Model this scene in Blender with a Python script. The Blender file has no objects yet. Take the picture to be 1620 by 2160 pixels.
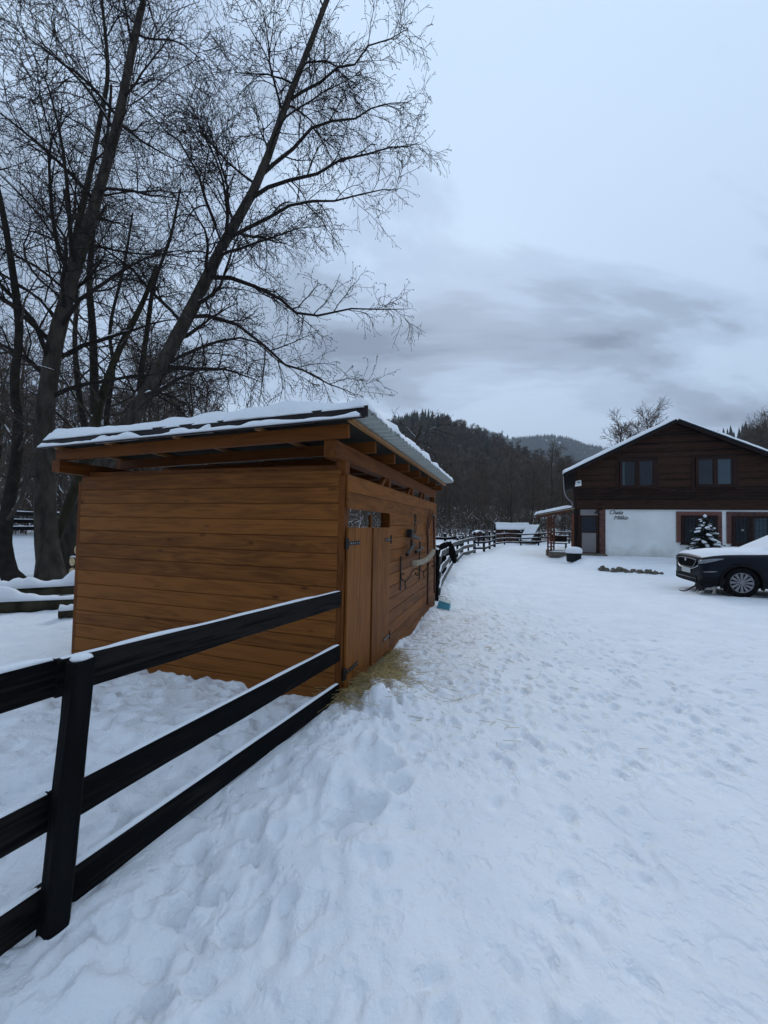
import bpy, bmesh, math, random
import numpy as np
from mathutils import Matrix, Vector

SC = bpy.context.scene
R = math.radians
# ------------------------------------------------------------------ camera, sky, sun, exposure
cam_d = bpy.data.cameras.new('camera'); cam = bpy.data.objects.new('camera', cam_d)
SC.collection.objects.link(cam)
cam_d.sensor_fit = 'HORIZONTAL'; cam_d.sensor_width = 36.0
cam_d.lens = 36.0 * 825 / 1620
cam_d.clip_start = 0.05; cam_d.clip_end = 6000
cam.matrix_world = Matrix.Translation((0, 0, 1.6)) @ Matrix.Rotation(R(91.95), 4, 'X') @ Matrix.Rotation(R(1.03), 4, 'Z')
SC.camera = cam
SC.render.resolution_x, SC.render.resolution_y = 768, 1024

SUN_EL, SUN_AZ = 34.0, 12.0      # degrees; azimuth clockwise from +Y
world = bpy.data.worlds.new('World'); SC.world = world; world.use_nodes = True
wt = world.node_tree; wt.nodes.clear()
def wn(t, **k):
    n = wt.nodes.new(t)
    for a, b in k.items(): setattr(n, a, b)
    return n
def wl(a, b): wt.links.new(a, b)
def wmath(op, a, b=None, clamp=False):
    n = wn('ShaderNodeMath', operation=op, use_clamp=clamp)
    for i, v in enumerate((a, b)):
        if v is None: continue
        if isinstance(v, (int, float)): n.inputs[i].default_value = v
        else: wl(v, n.inputs[i])
    return n.outputs[0]
w_out = wn('ShaderNodeOutputWorld'); w_bg = wn('ShaderNodeBackground'); wl(w_bg.outputs[0], w_out.inputs[0])
w_bg.inputs['Strength'].default_value = 0.1
sky = wn('ShaderNodeTexSky', sky_type='NISHITA', sun_disc=False)
sky.sun_elevation = R(SUN_EL); sky.sun_rotation = R(SUN_AZ); sky.altitude = 500
sky.dust_density = 2.0
tc = wn('ShaderNodeTexCoord'); nrm = wn('ShaderNodeVectorMath', operation='NORMALIZE'); wl(tc.outputs['Generated'], nrm.inputs[0])
sep = wn('ShaderNodeSeparateXYZ'); wl(nrm.outputs[0], sep.inputs[0])
zc = wmath('MAXIMUM', sep.outputs[2], 0.0)
den = wmath('ADD', zc, 0.30)
cx = wmath('DIVIDE', sep.outputs[0], den); cy = wmath('DIVIDE', sep.outputs[1], den)
comb = wn('ShaderNodeCombineXYZ'); wl(cx, comb.inputs[0]); wl(cy, comb.inputs[1])
mp = wn('ShaderNodeMapping'); mp.inputs['Rotation'].default_value = (0, 0, R(-38)); mp.inputs['Scale'].default_value = (0.55, 1.15, 1)
mp.inputs['Location'].default_value = (-9.83, 3.27, 0)
wl(comb.outputs[0], mp.inputs[0])
n1 = wn('ShaderNodeTexNoise'); n1.inputs['Scale'].default_value = 1.5; n1.inputs['Detail'].default_value = 7; n1.inputs['Roughness'].default_value = 0.58; n1.inputs['Distortion'].default_value = 0.35
wl(mp.outputs[0], n1.inputs['Vector'])
n2 = wn('ShaderNodeTexNoise'); n2.inputs['Scale'].default_value = 0.62; n2.inputs['Detail'].default_value = 3; n2.inputs['Roughness'].default_value = 0.45
wl(mp.outputs[0], n2.inputs['Vector'])
low = wmath('SUBTRACT', 1.0, zc)                       # cloud decks read denser towards the horizon
low = wmath('POWER', low, 3.0)
s = wmath('MULTIPLY', wmath('SUBTRACT', n1.outputs[0], 0.5), 1.4)
s = wmath('ADD', s, wmath('MULTIPLY', n2.outputs[0], 0.95))
s = wmath('ADD', s, wmath('MULTIPLY', low, 0.22))
ramp = wn('ShaderNodeValToRGB'); wl(s, ramp.inputs[0])
cr = ramp.color_ramp; cr.interpolation = 'EASE'
cr.elements[0].position = 0.40; cr.elements[0].color = (0.60, 0.765, 0.985, 1)
cr.elements[1].position = 0.72; cr.elements[1].color = (0.25, 0.315, 0.44, 1)
e = cr.elements.new(0.50); e.color = (0.505, 0.645, 0.86, 1)
e = cr.elements.new(0.59); e.color = (0.385, 0.495, 0.655, 1)
sc10 = wn('ShaderNodeVectorMath', operation='SCALE'); wl(wmath('ADD', wmath('MULTIPLY', zc, 3.2), 7.7), sc10.inputs[3])        # overcast skies brighten steadily towards the zenith
wl(ramp.outputs[0], sc10.inputs[0])
mixw = wn('ShaderNodeMix', data_type='RGBA'); mixw.inputs[0].default_value = 0.975
wl(sky.outputs[0], mixw.inputs[6]); wl(sc10.outputs[0], mixw.inputs[7]); wl(mixw.outputs[2], w_bg.inputs['Color'])

sun_d = bpy.data.lights.new('sun', 'SUN'); sun_d.energy = 0.8; sun_d.angle = R(28); sun_d.color = (1.0, 0.96, 0.9)
sun = bpy.data.objects.new('sun', sun_d); SC.collection.objects.link(sun)
sd = Vector((math.sin(R(SUN_AZ)) * math.cos(R(SUN_EL)), math.cos(R(SUN_AZ)) * math.cos(R(SUN_EL)), math.sin(R(SUN_EL))))
sun.rotation_euler = sd.to_track_quat('Z', 'Y').to_euler(); sun.location = (0, 0, 60)
vs = SC.view_settings; vs.view_transform = 'Standard'; vs.look = 'None'; vs.exposure = 0.1; vs.gamma = 1.0; vs.use_curve_mapping = False
SC.cycles.use_denoising = True
SC.cycles.max_bounces = 6; SC.cycles.diffuse_bounces = 3; SC.cycles.glossy_bounces = 3; SC.cycles.transparent_max_bounces = 12

# ------------------------------------------------------------------ helpers
COL = SC.collection
rnd = random.Random(7)

def tag(o, label=None, cat=None, group=None, kind=None):
    if label: o['label'] = label
    if cat: o['category'] = cat
    if group: o['group'] = group
    if kind: o['kind'] = kind
    return o

def empty(name, loc=(0, 0, 0), rz=0.0, label=None, cat=None, group=None):
    o = bpy.data.objects.new(name, None); COL.objects.link(o)
    o.empty_display_size = 0.2; o.location = loc; o.rotation_euler = (0, 0, rz)
    return tag(o, label, cat, group)

def link(name, me, mat, parent=None, smooth=False):
    if mat is not None and len(me.materials) == 0: me.materials.append(mat)
    o = bpy.data.objects.new(name, me); COL.objects.link(o)
    if parent is not None: o.parent = parent
    if smooth: me.polygons.foreach_set('use_smooth', np.ones(len(me.polygons), bool))
    return o

def copy_tree(o, parent=None):
    c = o.copy(); COL.objects.link(c); c.parent = parent
    for ch in list(o.children): copy_tree(ch, c)
    return c

def mesh_np(name, V, F):
    """V (n,3), F list of (m,k) int arrays, fast"""
    me = bpy.data.meshes.new(name)
    if not isinstance(F, (list, tuple)): F = [F]
    F = [f for f in F if len(f)]
    nl = sum(f.size for f in F); nf = sum(len(f) for f in F)
    me.vertices.add(len(V)); me.vertices.foreach_set('co', np.ascontiguousarray(V, dtype=np.float32).ravel())
    me.loops.add(nl); me.polygons.add(nf)
    li = np.concatenate([f.ravel() for f in F]).astype(np.int32)
    sizes = np.concatenate([np.full(len(f), f.shape[1], np.int32) for f in F])
    starts = np.concatenate([[0], np.cumsum(sizes)[:-1]]).astype(np.int32)
    me.loops.foreach_set('vertex_index', li)
    me.polygons.foreach_set('loop_start', starts); me.polygons.foreach_set('loop_total', sizes)
    me.update(calc_edges=True); me.validate()
    return me

class MB:
    def __init__(s): s.v = []; s.f = []
    def add(s, vs, fs):
        b = len(s.v); s.v += [tuple(map(float, p)) for p in vs]; s.f += [tuple(b + i for i in f) for f in fs]; return s
    def box(s, x0, x1, y0, y1, z0, z1):
        return s.add([(x0,y0,z0),(x1,y0,z0),(x1,y1,z0),(x0,y1,z0),(x0,y0,z1),(x1,y0,z1),(x1,y1,z1),(x0,y1,z1)],
                     [(3,2,1,0),(4,5,6,7),(0,1,5,4),(1,2,6,5),(2,3,7,6),(3,0,4,7)])
    def beam(s, p0, p1, w, h, up=(0, 0, 1)):
        p0, p1 = Vector(p0), Vector(p1); t = (p1 - p0).normalized(); u = Vector(up)
        a = t.cross(u).normalized(); b = a.cross(t).normalized()
        pts = [p + a * (sx * w / 2) + b * (sz * h / 2) for p in (p0, p1) for sx, sz in ((-1,-1),(1,-1),(1,1),(-1,1))]
        return s.add(pts, [(3,2,1,0),(4,5,6,7),(0,1,5,4),(1,2,6,5),(2,3,7,6),(3,0,4,7)])
    def tube(s, pts, rad, n=8, cap=True):
        pts = [Vector(p) for p in pts]; k = len(pts)
        if not hasattr(rad, '__len__'): rad = [rad] * k
        V = []; prev = None
        for i, p in enumerate(pts):
            t = (pts[min(i + 1, k - 1)] - pts[max(i - 1, 0)]).normalized()
            if prev is None:
                ref = Vector((0, 0, 1)) if abs(t.z) < .9 else Vector((1, 0, 0)); a = t.cross(ref).normalized()
            else: a = (prev - t * prev.dot(t)).normalized()
            prev = a; b = t.cross(a)
            for j in range(n):
                th = 2 * math.pi * j / n; V.append(p + (a * math.cos(th) + b * math.sin(th)) * rad[i])
        F = [(i*n+j, i*n+(j+1)%n, (i+1)*n+(j+1)%n, (i+1)*n+j) for i in range(k-1) for j in range(n)]
        if cap: F += [tuple(range(n))[::-1], tuple((k-1)*n + j for j in range(n))]
        return s.add(V, F)
    def lathe(s, prof, n=16, o=(0,0,0)):
        V = [(o[0]+r*math.cos(2*math.pi*j/n), o[1]+r*math.sin(2*math.pi*j/n), o[2]+z) for r, z in prof for j in range(n)]
        k = len(prof)
        F = [(i*n+j, i*n+(j+1)%n, (i+1)*n+(j+1)%n, (i+1)*n+j) for i in range(k-1) for j in range(n)]
        F += [tuple(range(n))[::-1], tuple((k-1)*n + j for j in range(n))]
        return s.add(V, F)
    def ell(s, c, r, n=10, m=7, rot=None):
        V = [];
        for i in range(m + 1):
            ph = math.pi * i / m
            for j in range(n):
                th = 2*math.pi*j/n
                p = Vector((r[0]*math.sin(ph)*math.cos(th), r[1]*math.sin(ph)*math.sin(th), r[2]*math.cos(ph)))
                if rot is not None: p = rot @ p
                V.append(Vector(c) + p)
        F = [(i*n+j, (i+1)*n+j, (i+1)*n+(j+1)%n, i*n+(j+1)%n) for i in range(m) for j in range(n)]
        return s.add(V, F)
    def prism(s, poly, fn):
        """poly: 2D outline; fn(a,b,side) -> 3D point, side 0/1"""
        n = len(poly)
        V = [fn(a, b, 0) for a, b in poly] + [fn(a, b, 1) for a, b in poly]
        F = [tuple(range(n))[::-1], tuple(range(n, 2*n))] + [(i, (i+1)%n, n+(i+1)%n, n+i) for i in range(n)]
        return s.add(V, F)
    def mesh(s, name, bevel=0.0, seg=1):
        me = bpy.data.meshes.new(name); me.from_pydata(s.v, [], s.f)
        bm = bmesh.new(); bm.from_mesh(me)
        bmesh.ops.recalc_face_normals(bm, faces=bm.faces)
        if bevel: bmesh.ops.bevel(bm, geom=list(bm.edges), offset=bevel, segments=seg, affect='EDGES', profile=.5)
        bm.to_mesh(me); bm.free(); return me
    def build(s, name, mat, parent=None, smooth=False, bevel=0.0, seg=1):
        return link(name, s.mesh(name, bevel, seg), mat, parent, smooth)

def basis(loc, ax, ay, az):
    m = Matrix.Identity(4)
    for i, a in enumerate((ax, ay, az)):
        for j in range(3): m[j][i] = a[j]
    for j in range(3): m[j][3] = loc[j]
    return m
X3, Y3, Z3 = Vector((1,0,0)), Vector((0,1,0)), Vector((0,0,1))
_bc = {}
def board(name, parent, L, T, Wd, loc, ax, ay, mat, bevel=0.003):
    """a plank: long axis ax (length L), thickness T along ay, width Wd along ax x ay; shared mesh data"""
    key = (round(L, 3), round(T, 3), round(Wd, 3), mat.name)
    if key not in _bc:
        _bc[key] = MB().box(-L/2, L/2, -T/2, T/2, -Wd/2, Wd/2).mesh(name, min(bevel, T*.2))
        _bc[key].materials.append(mat)
    o = bpy.data.objects.new(name, _bc[key]); COL.objects.link(o); o.parent = parent
    ax = Vector(ax).normalized(); ay = Vector(ay); ay = (ay - ax * ay.dot(ax)).normalized()
    o.matrix_local = basis(loc, ax, ay, ax.cross(ay)); return o

# ---- numpy noise
def _hash(ix, iy, seed):
    h = (ix.astype(np.int64) * 374761393 + iy.astype(np.int64) * 668265263 + seed * 1442695041) & 0x7fffffff
    h = ((h ^ (h >> 13)) * 1274126177) & 0x7fffffff
    return ((h ^ (h >> 16)) & 0xffff) / 65535.0
def vnoise(x, y, seed=0):
    x = np.asarray(x, float); y = np.asarray(y, float)
    ix = np.floor(x); iy = np.floor(y); fx = x - ix; fy = y - iy
    fx = fx*fx*fx*(fx*(fx*6-15)+10); fy = fy*fy*fy*(fy*(fy*6-15)+10)
    a = _hash(ix, iy, seed); b = _hash(ix+1, iy, seed); c = _hash(ix, iy+1, seed); d = _hash(ix+1, iy+1, seed)
    return (a*(1-fx)+b*fx)*(1-fy) + (c*(1-fx)+d*fx)*fy - .5
def fbm(x, y, seed=0, o=4, g=.5):
    s = 0; a = 1; c, q = math.cos(.6), math.sin(.6)
    for k in range(o):
        s = s + a * vnoise(x, y, seed + k * 17); x, y = (c*x - q*y) * 2.03, (q*x + c*y) * 2.03; a *= g
    return s
def sstep(a, b, x):
    t = np.clip((x - a) / (b - a), 0, 1); return t*t*(3-2*t)

# ------------------------------------------------------------------ materials
def nmat(name):
    m = bpy.data.materials.new(name); m.use_nodes = True; nt = m.node_tree
    b = nt.nodes['Principled BSDF']
    def N(t, **k):
        n = nt.nodes.new(t)
        for a, v in k.items(): setattr(n, a, v)
        return n
    return m, nt, b, N, nt.links.new
def setc(sock, c): sock.default_value = (c[0], c[1], c[2], 1)
def mat_simple(name, col, rough=.6, metal=0.0, var=.15, scale=6.0, bump=0.0, bscale=40.0, spec=.4, coat=0.0, stretch=(1,1,1)):
    m, nt, b, N, L = nmat(name)
    b.inputs['Roughness'].default_value = rough; b.inputs['Metallic'].default_value = metal
    b.inputs['Specular IOR Level'].default_value = spec; b.inputs['Coat Weight'].default_value = coat
    t = N('ShaderNodeTexCoord'); mp = N('ShaderNodeMapping'); mp.inputs['Scale'].default_value = stretch
    L(t.outputs['Object'], mp.inputs[0])
    n = N('ShaderNodeTexNoise'); n.inputs['Scale'].default_value = scale; n.inputs['Detail'].default_value = 5; L(mp.outputs[0], n.inputs['Vector'])
    r = N('ShaderNodeValToRGB'); L(n.outputs[0], r.inputs[0])
    setc_ = lambda e, k: setattr(e, 'color', (col[0]*k, col[1]*k, col[2]*k, 1))
    r.color_ramp.elements[0].position = .3; r.color_ramp.elements[1].position = .7
    setc_(r.color_ramp.elements[0], 1-var); setc_(r.color_ramp.elements[1], 1+var)
    L(r.outputs[0], b.inputs['Base Color'])
    if bump:
        n2 = N('ShaderNodeTexNoise'); n2.inputs['Scale'].default_value = bscale; n2.inputs['Detail'].default_value = 6; L(mp.outputs[0], n2.inputs['Vector'])
        bp = N('ShaderNodeBump'); bp.inputs['Strength'].default_value = bump; bp.inputs['Distance'].default_value = .02
        L(n2.outputs[0], bp.inputs['Height']); L(bp.outputs[0], b.inputs['Normal'])
    return m

def mat_wood(name, light, dark, rough=.55, rnd_amt=.25, knots=True, spec=.3, bump=.25, gscale=1.0, lo=.34, hi=.92):
    """planks: grain runs along the object's X"""
    m, nt, b, N, L = nmat(name)
    b.inputs['Roughness'].default_value = rough; b.inputs['Specular IOR Level'].default_value = spec
    t = N('ShaderNodeTexCoord'); oi = N('ShaderNodeObjectInfo')
    mul = N('ShaderNodeMath', operation='MULTIPLY'); mul.inputs[1].default_value = 37.0; L(oi.outputs['Random'], mul.inputs[0])
    cb = N('ShaderNodeCombineXYZ')
    for i in range(3): L(mul.outputs[0], cb.inputs[i])
    ad = N('ShaderNodeVectorMath', operation='ADD'); L(t.outputs['Object'], ad.inputs[0]); L(cb.outputs[0], ad.inputs[1])
    mp = N('ShaderNodeMapping'); mp.inputs['Scale'].default_value = (1.1*gscale, 9*gscale, 9*gscale); L(ad.outputs[0], mp.inputs[0])
    # cathedral grain: distorted rings
    n0 = N('ShaderNodeTexNoise'); n0.inputs['Scale'].default_value = .9; n0.inputs['Detail'].default_value = 3; n0.inputs['Distortion'].default_value = .6; L(mp.outputs[0], n0.inputs['Vector'])
    k = N('ShaderNodeMath', operation='MULTIPLY'); k.inputs[1].default_value = 26.0; L(n0.outputs[0], k.inputs[0])
    sn = N('ShaderNodeMath', operation='SINE'); L(k.outputs[0], sn.inputs[0])
    mp2 = N('ShaderNodeMapping'); mp2.inputs['Scale'].default_value = (2.0, 48, 48); L(ad.outputs[0], mp2.inputs[0])
    n1 = N('ShaderNodeTexNoise'); n1.inputs['Scale'].default_value = 1.5; n1.inputs['Detail'].default_value = 4; L(mp2.outputs[0], n1.inputs['Vector'])
    mp3 = N('ShaderNodeMapping'); mp3.inputs['Scale'].default_value = (1.6, 3, 3); L(ad.outputs[0], mp3.inputs[0])
    n2 = N('ShaderNodeTexNoise'); n2.inputs['Scale'].default_value = 1.3; n2.inputs['Detail'].default_value = 3; L(mp3.outputs[0], n2.inputs['Vector'])
    def M(op, a, c, cl=False):
        q = N('ShaderNodeMath', operation=op, use_clamp=cl)
        for i, v in enumerate((a, c)):
            if isinstance(v, (int, float)): q.inputs[i].default_value = v
            else: L(v, q.inputs[i])
        return q.outputs[0]
    g = M('MULTIPLY', sn.outputs[0], .15)
    g = M('ADD', g, M('MULTIPLY', n1.outputs[0], 1.05))
    g = M('ADD', g, M('MULTIPLY', n2.outputs[0], .40))
    g = M('ADD', g, M('MULTIPLY', M('SUBTRACT', oi.outputs['Random'], .5), rnd_amt * 1.4))
    r = N('ShaderNodeValToRGB'); L(g, r.inputs[0])
    r.color_ramp.elements[0].position = lo; r.color_ramp.elements[0].color = (*dark, 1)
    r.color_ramp.elements[1].position = hi; r.color_ramp.elements[1].color = (*light, 1)
    out = r.outputs[0]
    if knots:
        mp4 = N('ShaderNodeMapping'); mp4.inputs['Scale'].default_value = (2.2, 1.0, 5.5); L(ad.outputs[0], mp4.inputs[0])
        v = N('ShaderNodeTexVoronoi'); v.inputs['Scale'].default_value = 1.0; L(mp4.outputs[0], v.inputs['Vector'])
        kr = N('ShaderNodeValToRGB'); L(v.outputs['Distance'], kr.inputs[0])
        kr.color_ramp.elements[0].position = .035; kr.color_ramp.elements[0].color = (1, 1, 1, 1)
        kr.color_ramp.elements[1].position = .13; kr.color_ramp.elements[1].color = (0, 0, 0, 1)
        mx = N('ShaderNodeMix', data_type='RGBA'); L(M('MULTIPLY', kr.outputs[0], .8), mx.inputs[0]); L(out, mx.inputs[6]); setc(mx.inputs[7], [c*.35 for c in dark]); out = mx.outputs[2]
    L(out, b.inputs['Base Color'])
    bp = N('ShaderNodeBump'); bp.inputs['Strength'].default_value = bump; bp.inputs['Distance'].default_value = .004
    L(g, bp.inputs['Height']); L(bp.outputs[0], b.inputs['Normal'])
    return m

def mat_snow(name, specks=False):
    m, nt, b, N, L = nmat(name)
    b.inputs['Roughness'].default_value = .75; b.inputs['Specular IOR Level'].default_value = .25
    t = N('ShaderNodeTexCoord')
    def noise(sc, det=4, ro=.55, mpv=None):
        n = N('ShaderNodeTexNoise'); n.inputs['Scale'].default_value = sc; n.inputs['Detail'].default_value = det; n.inputs['Roughness'].default_value = ro
        if mpv: 
            q = N('ShaderNodeMapping'); q.inputs['Scale'].default_value = mpv; L(t.outputs['Object'], q.inputs[0]); L(q.outputs[0], n.inputs['Vector'])
        else: L(t.outputs['Object'], n.inputs['Vector'])
        return n.outputs[0]
    r = N('ShaderNodeValToRGB'); L(noise(1.7), r.inputs[0])
    r.color_ramp.elements[0].position = .3; r.color_ramp.elements[0].color = (.775, .80, .83, 1)
    r.color_ramp.elements[1].position = .7; r.color_ramp.elements[1].color = (.86, .875, .89, 1)
    out = r.outputs[0]
    if specks:   # trampled-in dirt and chaff
        k = N('ShaderNodeValToRGB'); L(noise(14, 6, .7), k.inputs[0])
        k.color_ramp.elements[0].position = .61; k.color_ramp.elements[0].color = (0,0,0,1); k.color_ramp.elements[1].position = .72; k.color_ramp.elements[1].color = (1,1,1,1)
        k2 = N('ShaderNodeValToRGB'); L(noise(.45, 3), k2.inputs[0])
        k2.color_ramp.elements[0].position = .45; k2.color_ramp.elements[0].color = (.12,.12,.12,1); k2.color_ramp.elements[1].position = .68; k2.color_ramp.elements[1].color = (.75,.75,.75,1)
        mm = N('ShaderNodeMath', operation='MULTIPLY'); L(k.outputs[0], mm.inputs[0]); L(k2.outputs[0], mm.inputs[1])
        mx = N('ShaderNodeMix', data_type='RGBA'); L(mm.outputs[0], mx.inputs[0]); L(out, mx.inputs[6]); setc(mx.inputs[7], (.36, .33, .29)); out = mx.outputs[2]
    L(out, b.inputs['Base Color'])
    n3 = noise(95, 5, .65); n4 = noise(21, 4, .6); n5 = noise(5.5, 4, .5)
    a = N('ShaderNodeMath', operation='MULTIPLY_ADD'); L(n4, a.inputs[0]); a.inputs[1].default_value = 3.0; L(n3, a.inputs[2])
    c = N('ShaderNodeMath', operation='MULTIPLY_ADD'); L(n5, c.inputs[0]); c.inputs[1].default_value = 5.0 if specks else 2.0; L(a.outputs[0], c.inputs[2])
    bp = N('ShaderNodeBump'); bp.inputs['Strength'].default_value = .40; bp.inputs['Distance'].default_value = .010
    if specks:   # crisp little pits and scuffs
        hh = c.outputs[0]
        for sc_, lo, hi, dp, st_ in ((6.0, .57, .66, -3.4, (1, .8, 1)), (15, .59, .68, -1.6, (1, .9, 1)), (2.6, .60, .65, -3.6, (1, .8, 1))):
            rp = N('ShaderNodeValToRGB'); L(noise(sc_, 3, .55, st_), rp.inputs[0]); rp.color_ramp.elements[0].position = lo; rp.color_ramp.elements[1].position = hi
            mm_ = N('ShaderNodeMath', operation='MULTIPLY_ADD'); L(rp.outputs[0], mm_.inputs[0]); mm_.inputs[1].default_value = dp; L(hh, mm_.inputs[2]); hh = mm_.outputs[0]
        L(hh, bp.inputs['Height'])
    else: L(c.outputs[0], bp.inputs['Height'])
    L(c.outputs[0], bp.inputs['Height']) if not specks else None; L(bp.outputs[0], b.inputs['Normal'])
    return m

def mat_brick(name):
    m, nt, b, N, L = nmat(name); b.inputs['Roughness'].default_value = .85
    t = N('ShaderNodeTexCoord'); n = N('ShaderNodeTexNoise'); n.inputs['Scale'].default_value = 9; n.inputs['Detail'].default_value = 1; L(t.outputs['Object'], n.inputs['Vector'])
    oi = N('ShaderNodeObjectInfo'); ad = N('ShaderNodeMath', operation='MULTIPLY_ADD'); L(oi.outputs['Random'], ad.inputs[0]); ad.inputs[1].default_value = .7; L(n.outputs[0], ad.inputs[2])
    r = N('ShaderNodeValToRGB'); L(ad.outputs[0], r.inputs[0])
    r.color_ramp.elements[0].position = .35; r.color_ramp.elements[0].color = (.035, .014, .012, 1)
    r.color_ramp.elements[1].position = .95; r.color_ramp.elements[1].color = (.17, .066, .05, 1)
    L(r.outputs[0], b.inputs['Base Color']); return m

def mat_glass(name, tint=(.9,.95,1), refl=.12):
    m = bpy.data.materials.new(name); m.use_nodes = True; nt = m.node_tree; nt.nodes.clear()
    o = nt.nodes.new('ShaderNodeOutputMaterial'); tr = nt.nodes.new('ShaderNodeBsdfTransparent'); gl = nt.nodes.new('ShaderNodeBsdfGlossy')
    tr.inputs[0].default_value = (*tint, 1); gl.inputs['Roughness'].default_value = .03
    mx = nt.nodes.new('ShaderNodeMixShader'); fr = nt.nodes.new('ShaderNodeFresnel'); fr.inputs[0].default_value = 1.45
    ad = nt.nodes.new('ShaderNodeMath'); ad.operation = 'ADD'; ad.inputs[1].default_value = -.015
    nt.links.new(fr.outputs[0], ad.inputs[0]); nt.links.new(ad.outputs[0], mx.inputs[0])
    nt.links.new(tr.outputs[0], mx.inputs[1]); nt.links.new(gl.outputs[0], mx.inputs[2]); nt.links.new(mx.outputs[0], o.inputs[0])
    return m

M = {}
M['snow_ground'] = mat_snow('trampled_snow', True)
M['snow'] = mat_snow('fresh_snow')
M['shed'] = mat_wood('stained_spruce_boards', (.222, .079, .0160), (.108, .035, .0068), spec=.12, bump=.18)
M['shed_beam'] = mat_wood('stained_beams', (.150, .047, .0085), (.074, .022, .0042), spec=.12, knots=False)
M['batten'] = mat_wood('raw_battens', (.34, .17, .065), (.20, .095, .033), knots=False)
M['black_wood'] = mat_wood('black_stained_wood', (.014, .012, .011), (.0016, .0017, .0022), rough=.65, knots=True, bump=.5, spec=.08, lo=.66, hi=.99)
M['grey_wood'] = mat_wood('weathered_grey_wood', (.062, .060, .052), (.022, .021, .018), knots=False)
M['siding'] = mat_wood('dark_brown_siding', (.046, .020, .012), (.011, .0055, .004), rough=.7, rnd_amt=.5, knots=False, spec=.12)
M['brown_trim'] = mat_wood('brown_trim', (.030, .011, .007), (.010, .004, .003), knots=False, spec=.15)
M['porch'] = mat_wood('red_brown_porch_wood', (.15, .045, .017), (.06, .018, .008), knots=False)
M['tool'] = mat_wood('brown_tool_wood', (.085, .028, .013), (.035, .011, .006), knots=False)
M['pale_log'] = mat_simple('peeled_log', (.26, .21, .15), .8, var=.3, scale=9, bump=.3)
M['log_end'] = mat_simple('cut_log_end', (.50, .38, .22), .8, var=.25, scale=20)
M['bark'] = mat_simple('grey_bark', (.050, .042, .034), .95, var=.5, scale=7, bump=.9, bscale=22, spec=.15, stretch=(1,1,.35))
M['bark_moss'] = mat_simple('mossy_bark', (.038, .034, .020), .95, var=.5, scale=4, bump=.9, bscale=22, spec=.15, stretch=(1,1,.35))
M['bark_dark'] = mat_simple('dark_bark', (.020, .0165, .0135), .95, var=.4, scale=7, bump=.8, bscale=24, spec=.15)
M['twig'] = mat_simple('dark_twigs', (.022, .017, .015), .9, var=.3, scale=2, spec=.15)
M['twig_mid'] = mat_simple('grey_brown_twigs', (.048, .038, .031), .9, var=.35, scale=1.2, spec=.15)
M['black_post'] = mat_simple('black_stained_pole', (.0042, .0042, .0048), .7, var=.6, scale=25, bump=.6, bscale=30, spec=.08, stretch=(1, 1, .08))
M['roof_shade'] = mat_simple('painted_roof_shade', (.030, .026, .022), .9, spec=.1)  # near-black tone standing in for the shade under the shed roof
M['twig_brown'] = mat_simple('brown_twigs', (.105, .080, .062), .9, var=.35, scale=1.2, spec=.15)
M['catkin'] = mat_simple('alder_cones', (.030, .020, .016), .9, var=.3)
M['iron'] = mat_simple('black_iron', (.014, .013, .013), .5, metal=.4, var=.3, bump=.1)
M['screw'] = mat_simple('zinc_screws', (.6, .6, .6), .35, metal=1)
M['fascia'] = mat_simple('brown_black_sheet_metal', (.010, .006, .006), .5, metal=.2, var=.1)
M['sheet'] = mat_simple('pale_profiled_sheet', (.27, .29, .27), .4, metal=.0, var=.06, spec=.6)
M['plaster'] = mat_simple('grey_white_plaster', (.80, .81, .79), .9, var=.09, scale=.9, bump=.25, bscale=55)
def _stain(m):
    nt = m.node_tree; b = nt.nodes['Principled BSDF']; src = b.inputs['Base Color'].links[0].from_socket
    t = nt.nodes.new('ShaderNodeTexCoord'); sp_ = nt.nodes.new('ShaderNodeSeparateXYZ'); nt.links.new(t.outputs['Object'], sp_.inputs[0])
    n = nt.nodes.new('ShaderNodeTexNoise'); n.inputs['Scale'].default_value = 2.3; n.inputs['Detail'].default_value = 6; nt.links.new(t.outputs['Object'], n.inputs['Vector'])
    a = nt.nodes.new('ShaderNodeMath'); a.operation = 'MULTIPLY_ADD'; nt.links.new(sp_.outputs[2], a.inputs[0]); a.inputs[1].default_value = -.75; nt.links.new(n.outputs[0], a.inputs[2])
    r = nt.nodes.new('ShaderNodeValToRGB'); nt.links.new(a.outputs[0], r.inputs[0]); r.color_ramp.elements[0].position = .12; r.color_ramp.elements[1].position = .62; r.color_ramp.elements[1].color = (.55, .55, .55, 1)
    mx = nt.nodes.new('ShaderNodeMix'); mx.data_type = 'RGBA'; nt.links.new(r.outputs[0], mx.inputs[0]); nt.links.new(src, mx.inputs[6]); mx.inputs[7].default_value = (.36, .34, .29, 1); nt.links.new(mx.outputs[2], b.inputs['Base Color'])
_stain(M['plaster'])            # splashed, damp foot of the wall
M['brick'] = mat_brick('red_brown_brick')
M['mortar'] = mat_simple('mortar', (.16, .12, .10), .9)
M['dark'] = mat_simple('dark_interior', (.006, .006, .008), .8)
M['curtain'] = mat_simple('pale_curtain', (.12, .155, .155), .85, var=.06, scale=3)
M['curtain_grey'] = mat_simple('grey_blind', (.022, .028, .036), .85, var=.06, scale=3)
M['glass'] = mat_glass('window_glass')
M['door_panel'] = mat_simple('beige_grey_door', (.21, .19, .19), .55, var=.05)
M['roof_edge'] = mat_simple('dark_roof_edge', (.007, .008, .011), .6, spec=.15, var=.1)
M['white_plastic'] = mat_simple('white_plastic', (.72, .73, .72), .5, var=.03)
M['bin'] = mat_simple('dark_planter_plastic', (.005, .008, .010), .6, spec=.2, var=.1)
M['stone'] = mat_simple('brown_grey_stone', (.13, .11, .085), .95, var=.4, scale=5, bump=.8, bscale=12)
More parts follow.
